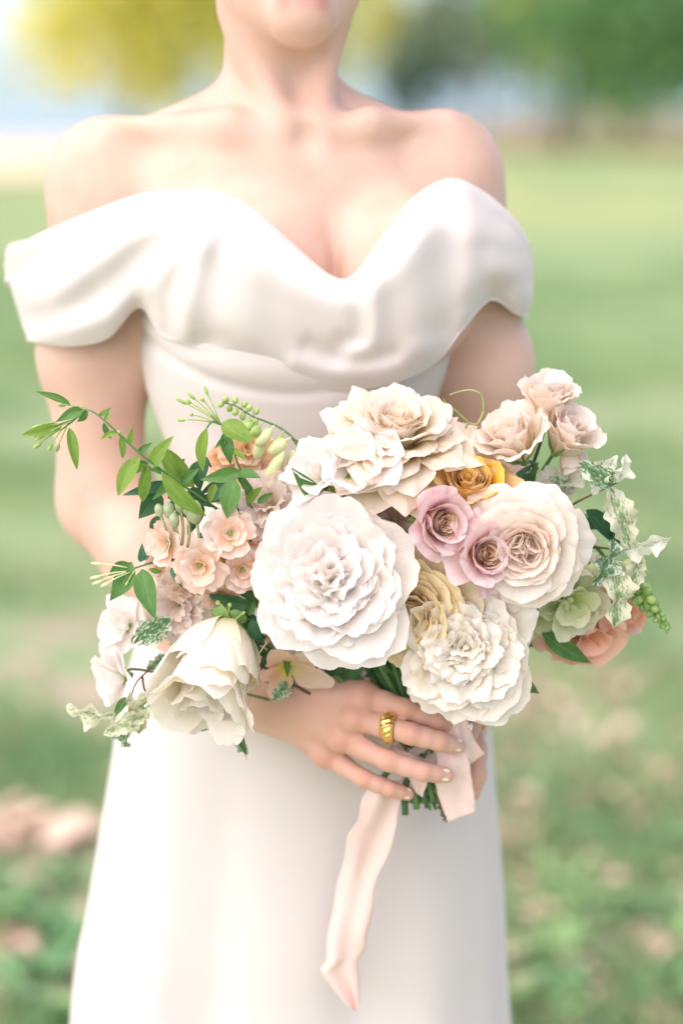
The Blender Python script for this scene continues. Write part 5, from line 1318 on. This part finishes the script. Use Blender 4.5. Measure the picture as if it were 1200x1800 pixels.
fol("shadowed leaves among the stems under the big peony", [((640, 1160), (600, 1195), .5, 'dark', -.190), ((662, 1150), (692, 1185), .34, 'green', -.192), ((600, 1165), (560, 1192), .5, 'dark', -.188), ((690, 1160), (640, 1190), .5, 'dark', -.182), ((700, 1150), (695, 1190), .3, 'dark', -.180), ((520, 1190), (470, 1220), .5, 'dark', -.182), ((505, 1200), (478, 1232), .66, 'mottle', -.196), ((500, 1150), (505, 1190), .4, 'green', -.20), ((560, 1170), (520, 1180), .4, 'dark', -.184), ((650, 1155), (660, 1195), .3, 'dark', -.186), ((720, 1150), (700, 1195), .4, 'dark', -.176), ((470, 1150), (500, 1170), .5, 'dark', -.186)], (655, 1160, -.176), (-.2, -.4, .5))
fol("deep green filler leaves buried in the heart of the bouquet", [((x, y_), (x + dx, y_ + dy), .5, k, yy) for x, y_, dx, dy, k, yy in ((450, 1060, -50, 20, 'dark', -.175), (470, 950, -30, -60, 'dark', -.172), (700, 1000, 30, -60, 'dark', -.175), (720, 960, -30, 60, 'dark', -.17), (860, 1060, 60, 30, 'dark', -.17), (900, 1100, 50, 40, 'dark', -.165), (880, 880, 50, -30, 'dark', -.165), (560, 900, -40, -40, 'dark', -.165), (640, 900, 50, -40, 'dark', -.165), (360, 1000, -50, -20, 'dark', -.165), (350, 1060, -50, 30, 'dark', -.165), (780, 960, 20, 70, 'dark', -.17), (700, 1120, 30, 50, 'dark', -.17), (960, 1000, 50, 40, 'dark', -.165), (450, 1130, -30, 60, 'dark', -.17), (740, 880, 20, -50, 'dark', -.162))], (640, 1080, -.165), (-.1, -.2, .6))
t = spray("tendril", "thin curling pale green tendril in front of her left arm", "vine", [[(822, 742, -.17), (800, 722, -.175), (783, 708, -.178), (779, 700, -.18)], [(850, 722, -.172), (846, 696, -.176), (830, 686, -.178), (808, 688, -.178), (790, 694, -.18)], [(850, 722, -.172), (838, 745, -.172), (822, 742, -.17)]], mat=M_BUD, r=.0009, to_bundle=(.2, -.2, .8))

# loose green stems splaying below the hand
def stem_ends():
    for i, (x, y_, tx, ty) in enumerate([(712, 1380, 712, 1432), (728, 1378, 732, 1422), (742, 1376, 748, 1412), (752, 1375, 762, 1408), (762, 1370, 778, 1402), (660, 1385, 645, 1402)]):
        P = catmull([W(700 - 14 * i, 1150, -.186 + .003 * (i % 3)), W(735 + 3 * i, 1320, -.180 + .002 * (i % 3)), W(x, y_, -.186), W(tx, ty, -.188)], 14) if i < 5 else catmull([W(700, 1330, -.17), W(x, y_, -.176), W(tx, ty, -.178)], 10)
        o = Geo().tube(P, .0029, 8).build("cut_stem", M_STEM if i % 2 else M_STEM2)
        tag(o, "thick green flower stem cut off below the ribbon wrap" if i < 5 else "short stem end poking out left of the little finger", "stem", "cut stems under the hand")
    P = catmull([W(765, 1350, -.18), W(772, 1395, -.186), W(776, 1412, -.19)], 8)
    g = Geo().tube(P, .0016, 6)
    for i in range(14):
        t = i / 13; a = i * 2.4
        c = W(776 + 6 * t + 5 * math.cos(a) * (1 - abs(t - .4)), 1408 + 36 * t, -.192 - .003 * math.sin(a)); g.ball(c, .0026 * (1.1 - .7 * t), nu=6, nv=5)
    tag(g.build("seed_head", M_TWIG), "dark dried seed head sticking out beside the short ribbon end", "seed head")
stem_ends()
# ================================================================== ribbon and rings
def strip(name, Lp, Rp, parent, nu=40, nv=12, amp=.0015, seed=0, thick=.0005, mat=None):
    """Lp, Rp: left and right edges as world points"""
    r_ = np.random.default_rng(seed)
    A = catmull(Lp, nu); B = catmull(Rp, nu)
    v = np.linspace(0, 1, nv)
    P = A[:, None] * (1 - v)[None, :, None] + B[:, None] * v[None, :, None]
    u = np.linspace(0, 1, nu)
    p = r_.uniform(0, 6.28, 6)
    d = amp * (np.sin(9 * u[:, None] + 4 * v[None] + p[0]) + .6 * np.sin(19 * u[:, None] - 7 * v[None] + p[1]) + .9 * np.sin(3 * u[:, None] + 9 * v[None] + p[2]))
    P[..., 1] += d
    P[..., 0] += .25 * amp * np.sin(40 * u + p[3])[:, None] * np.abs(2 * v - 1)[None]
    me = mesh_np(name, P.reshape(-1, 3), grid_faces(nu, nv), mat or M_RIBBON)
    o = obj(name, me, parent)
    s = o.modifiers.new("thick", 'SOLIDIFY'); s.thickness = thick; s.offset = 0
    return o
rib = tag(empty("ribbon", (0, 0, 0)), "peach silk ribbon wrapped round the stems with a long tail hanging down", "ribbon")
strip("tail", [W(x, y, d) for x, y, d in ((652, 1368, -.198), (638, 1402, -.196), (628, 1440, -.188), (611, 1472, -.180), (600, 1530, -.170), (586, 1590, -.164), (576, 1650, -.160), (571, 1690, -.158), (566, 1712, -.157), (598, 1748, -.156), (620, 1776, -.156))],
      [W(x, y, d) for x, y, d in ((706, 1376, -.202), (704, 1410, -.199), (696, 1445, -.192), (690, 1480, -.184), (664, 1536, -.174), (655, 1590, -.168), (646, 1640, -.164), (640, 1670, -.162), (628, 1700, -.160), (632, 1745, -.158), (626, 1777, -.157))], rib, nu=90, nv=16, amp=.0028, seed=1)
strip("tail", [W(x, y, d) for x, y, d in ((752, 1306, -.196), (768, 1330, -.204), (764, 1365, -.204), (770, 1400, -.201), (787, 1446, -.198))],
      [W(x, y, d) for x, y, d in ((800, 1302, -.196), (822, 1332, -.204), (829, 1372, -.203), (834, 1404, -.200), (836, 1426, -.198))], rib, nu=40, nv=14, amp=.0009, seed=4)
strip("loop", [W(x, y, d) for x, y, d in ((740, 1250, -.185), (770, 1238, -.196), (800, 1246, -.203), (820, 1262, -.203), (834, 1300, -.201), (852, 1324, -.196))],
      [W(x, y, d) for x, y, d in ((740, 1290, -.185), (770, 1292, -.198), (796, 1300, -.206), (806, 1312, -.205), (814, 1336, -.202), (824, 1346, -.198))], rib, nu=36, nv=12, amp=.0014, seed=8)
strip("loop", [W(x, y, d) for x, y, d in ((700, 1275, -.188), (722, 1262, -.200), (752, 1250, -.204), (782, 1250, -.197))],
      [W(x, y, d) for x, y, d in ((705, 1300, -.186), (730, 1285, -.204), (762, 1284, -.208), (788, 1285, -.198))], rib, nu=30, nv=10, amp=.0016, seed=11)
strip("tail", [W(x, y, d) for x, y, d in ((660, 1330, -.192), (690, 1345, -.199), (716, 1362, -.201), (722, 1385, -.199))],
      [W(x, y, d) for x, y, d in ((690, 1310, -.192), (730, 1330, -.200), (752, 1358, -.202), (742, 1402, -.199))], rib, nu=30, nv=10, amp=.0010, seed=14)
def wrap():
    nu, nv = 48, 40
    th = np.linspace(0, 2 * np.pi, nu, endpoint=False); t = np.linspace(0, 1, nv)
    a = np.array(W(728, 1258, -.172)); b = np.array(W(744, 1384, -.170))
    V = np.zeros((nu, nv, 3))
    for j in range(nv):
        r = .0205 * (1 - .16 * math.sin(math.pi * t[j])) + .0016 * np.sin(13 * t[j] * 2 + th) + .0008 * np.sin(3 * th + 31 * t[j])
        c = a + (b - a) * t[j]
        V[:, j] = c + np.stack([r * np.cos(th), r * np.sin(th) * .88, .003 * np.sin(th + 1)], -1)
    me = mesh_np("wrap", V.reshape(-1, 3), grid_faces(nu, nv, True)[:, ::-1], M_RIBBON)
    obj("wrap", me, rib)
wrap()

def finger_frame(J0, J1, t):
    c = J0.lerp(J1, t); d = (J1 - J0).normalized()
    n = Vector((0, -1, .3)); n = (n - d * n.dot(d)).normalized()
    return c, d, n, d.cross(n)
def gold_ring():
    c, d, n, s = finger_frame(FING['middle'][0], FING['middle'][1], .64)
    nu, nv = 132, 15
    V = np.zeros((nu, nv, 3)); r0 = .0100
    for i in range(nu):
        a = 2 * math.pi * i / nu; dome = .5 + .5 * math.cos(a)
        w = .0022 + .0046 * dome ** .8; h = .0013 + .0034 * dome
        for j in range(nv):
            v = -1 + 2 * j / (nv - 1)
            e = math.sqrt(max(0, 1 - abs(v) ** 2.2))
            ridge = .00055 * dome * math.cos(17 * a * 1.0 + 5.0 * v) * e
            r = r0 + h * e + ridge
            p = c + d * (w * v + .0022 * math.sin(a)) + (n * math.cos(a) + s * math.sin(a)) * r
            V[i, j] = p
    # closed band: inner face
    me = mesh_np("gold_ring", V.reshape(-1, 3), grid_faces(nu, nv, True), M_GOLD)
    o = obj("gold_ring", me)
    m = o.modifiers.new("thick", 'SOLIDIFY'); m.thickness = .0006
    return tag(o, "domed gold ring with twisted ridges on the right middle finger", "ring")
gold_ring()
def gem_ring():
    e = tag(empty("diamond_ring", W(830, 1262, -.168)), "small sparkling gem ring on the left hand beside the ribbon loop", "ring")
    base = e.location
    J = LF[0]; c, d, n, s = finger_frame(J[1], J[2], .25)
    a = np.linspace(0, 2 * np.pi, 40)
    P = np.array([list(c + n * (.0098 * math.cos(t)) + s * (.0098 * math.sin(t)) - base) for t in a])
    Geo().tube(P, .0009, 8).build("band", M_GOLD, e)
    m, nt, out = new_mat("gem"); p = N(nt, "ShaderNodeBsdfPrincipled", i_Roughness=0.02); p.inputs['Base Color'].default_value = (.95, .95, .95, 1)
    p.inputs['Transmission Weight'].default_value = .8; p.inputs['IOR'].default_value = 2.0; nt.links.new(p.outputs[0], out.inputs[0])
    g = Geo(); q = W(826, 1277, -.2115) - base
    for k in range(5):
        off = Vector((.0022 * math.cos(k * 1.257), -.0004, .0022 * math.sin(k * 1.257))) if k else Vector((0, -.001, 0))
        g.ball(q + off, .0021 if not k else .0011, ax=(.2 * k, -1, .3), nu=7, nv=5)
    g.build("gem", m, e, smooth=False)
gem_ring()
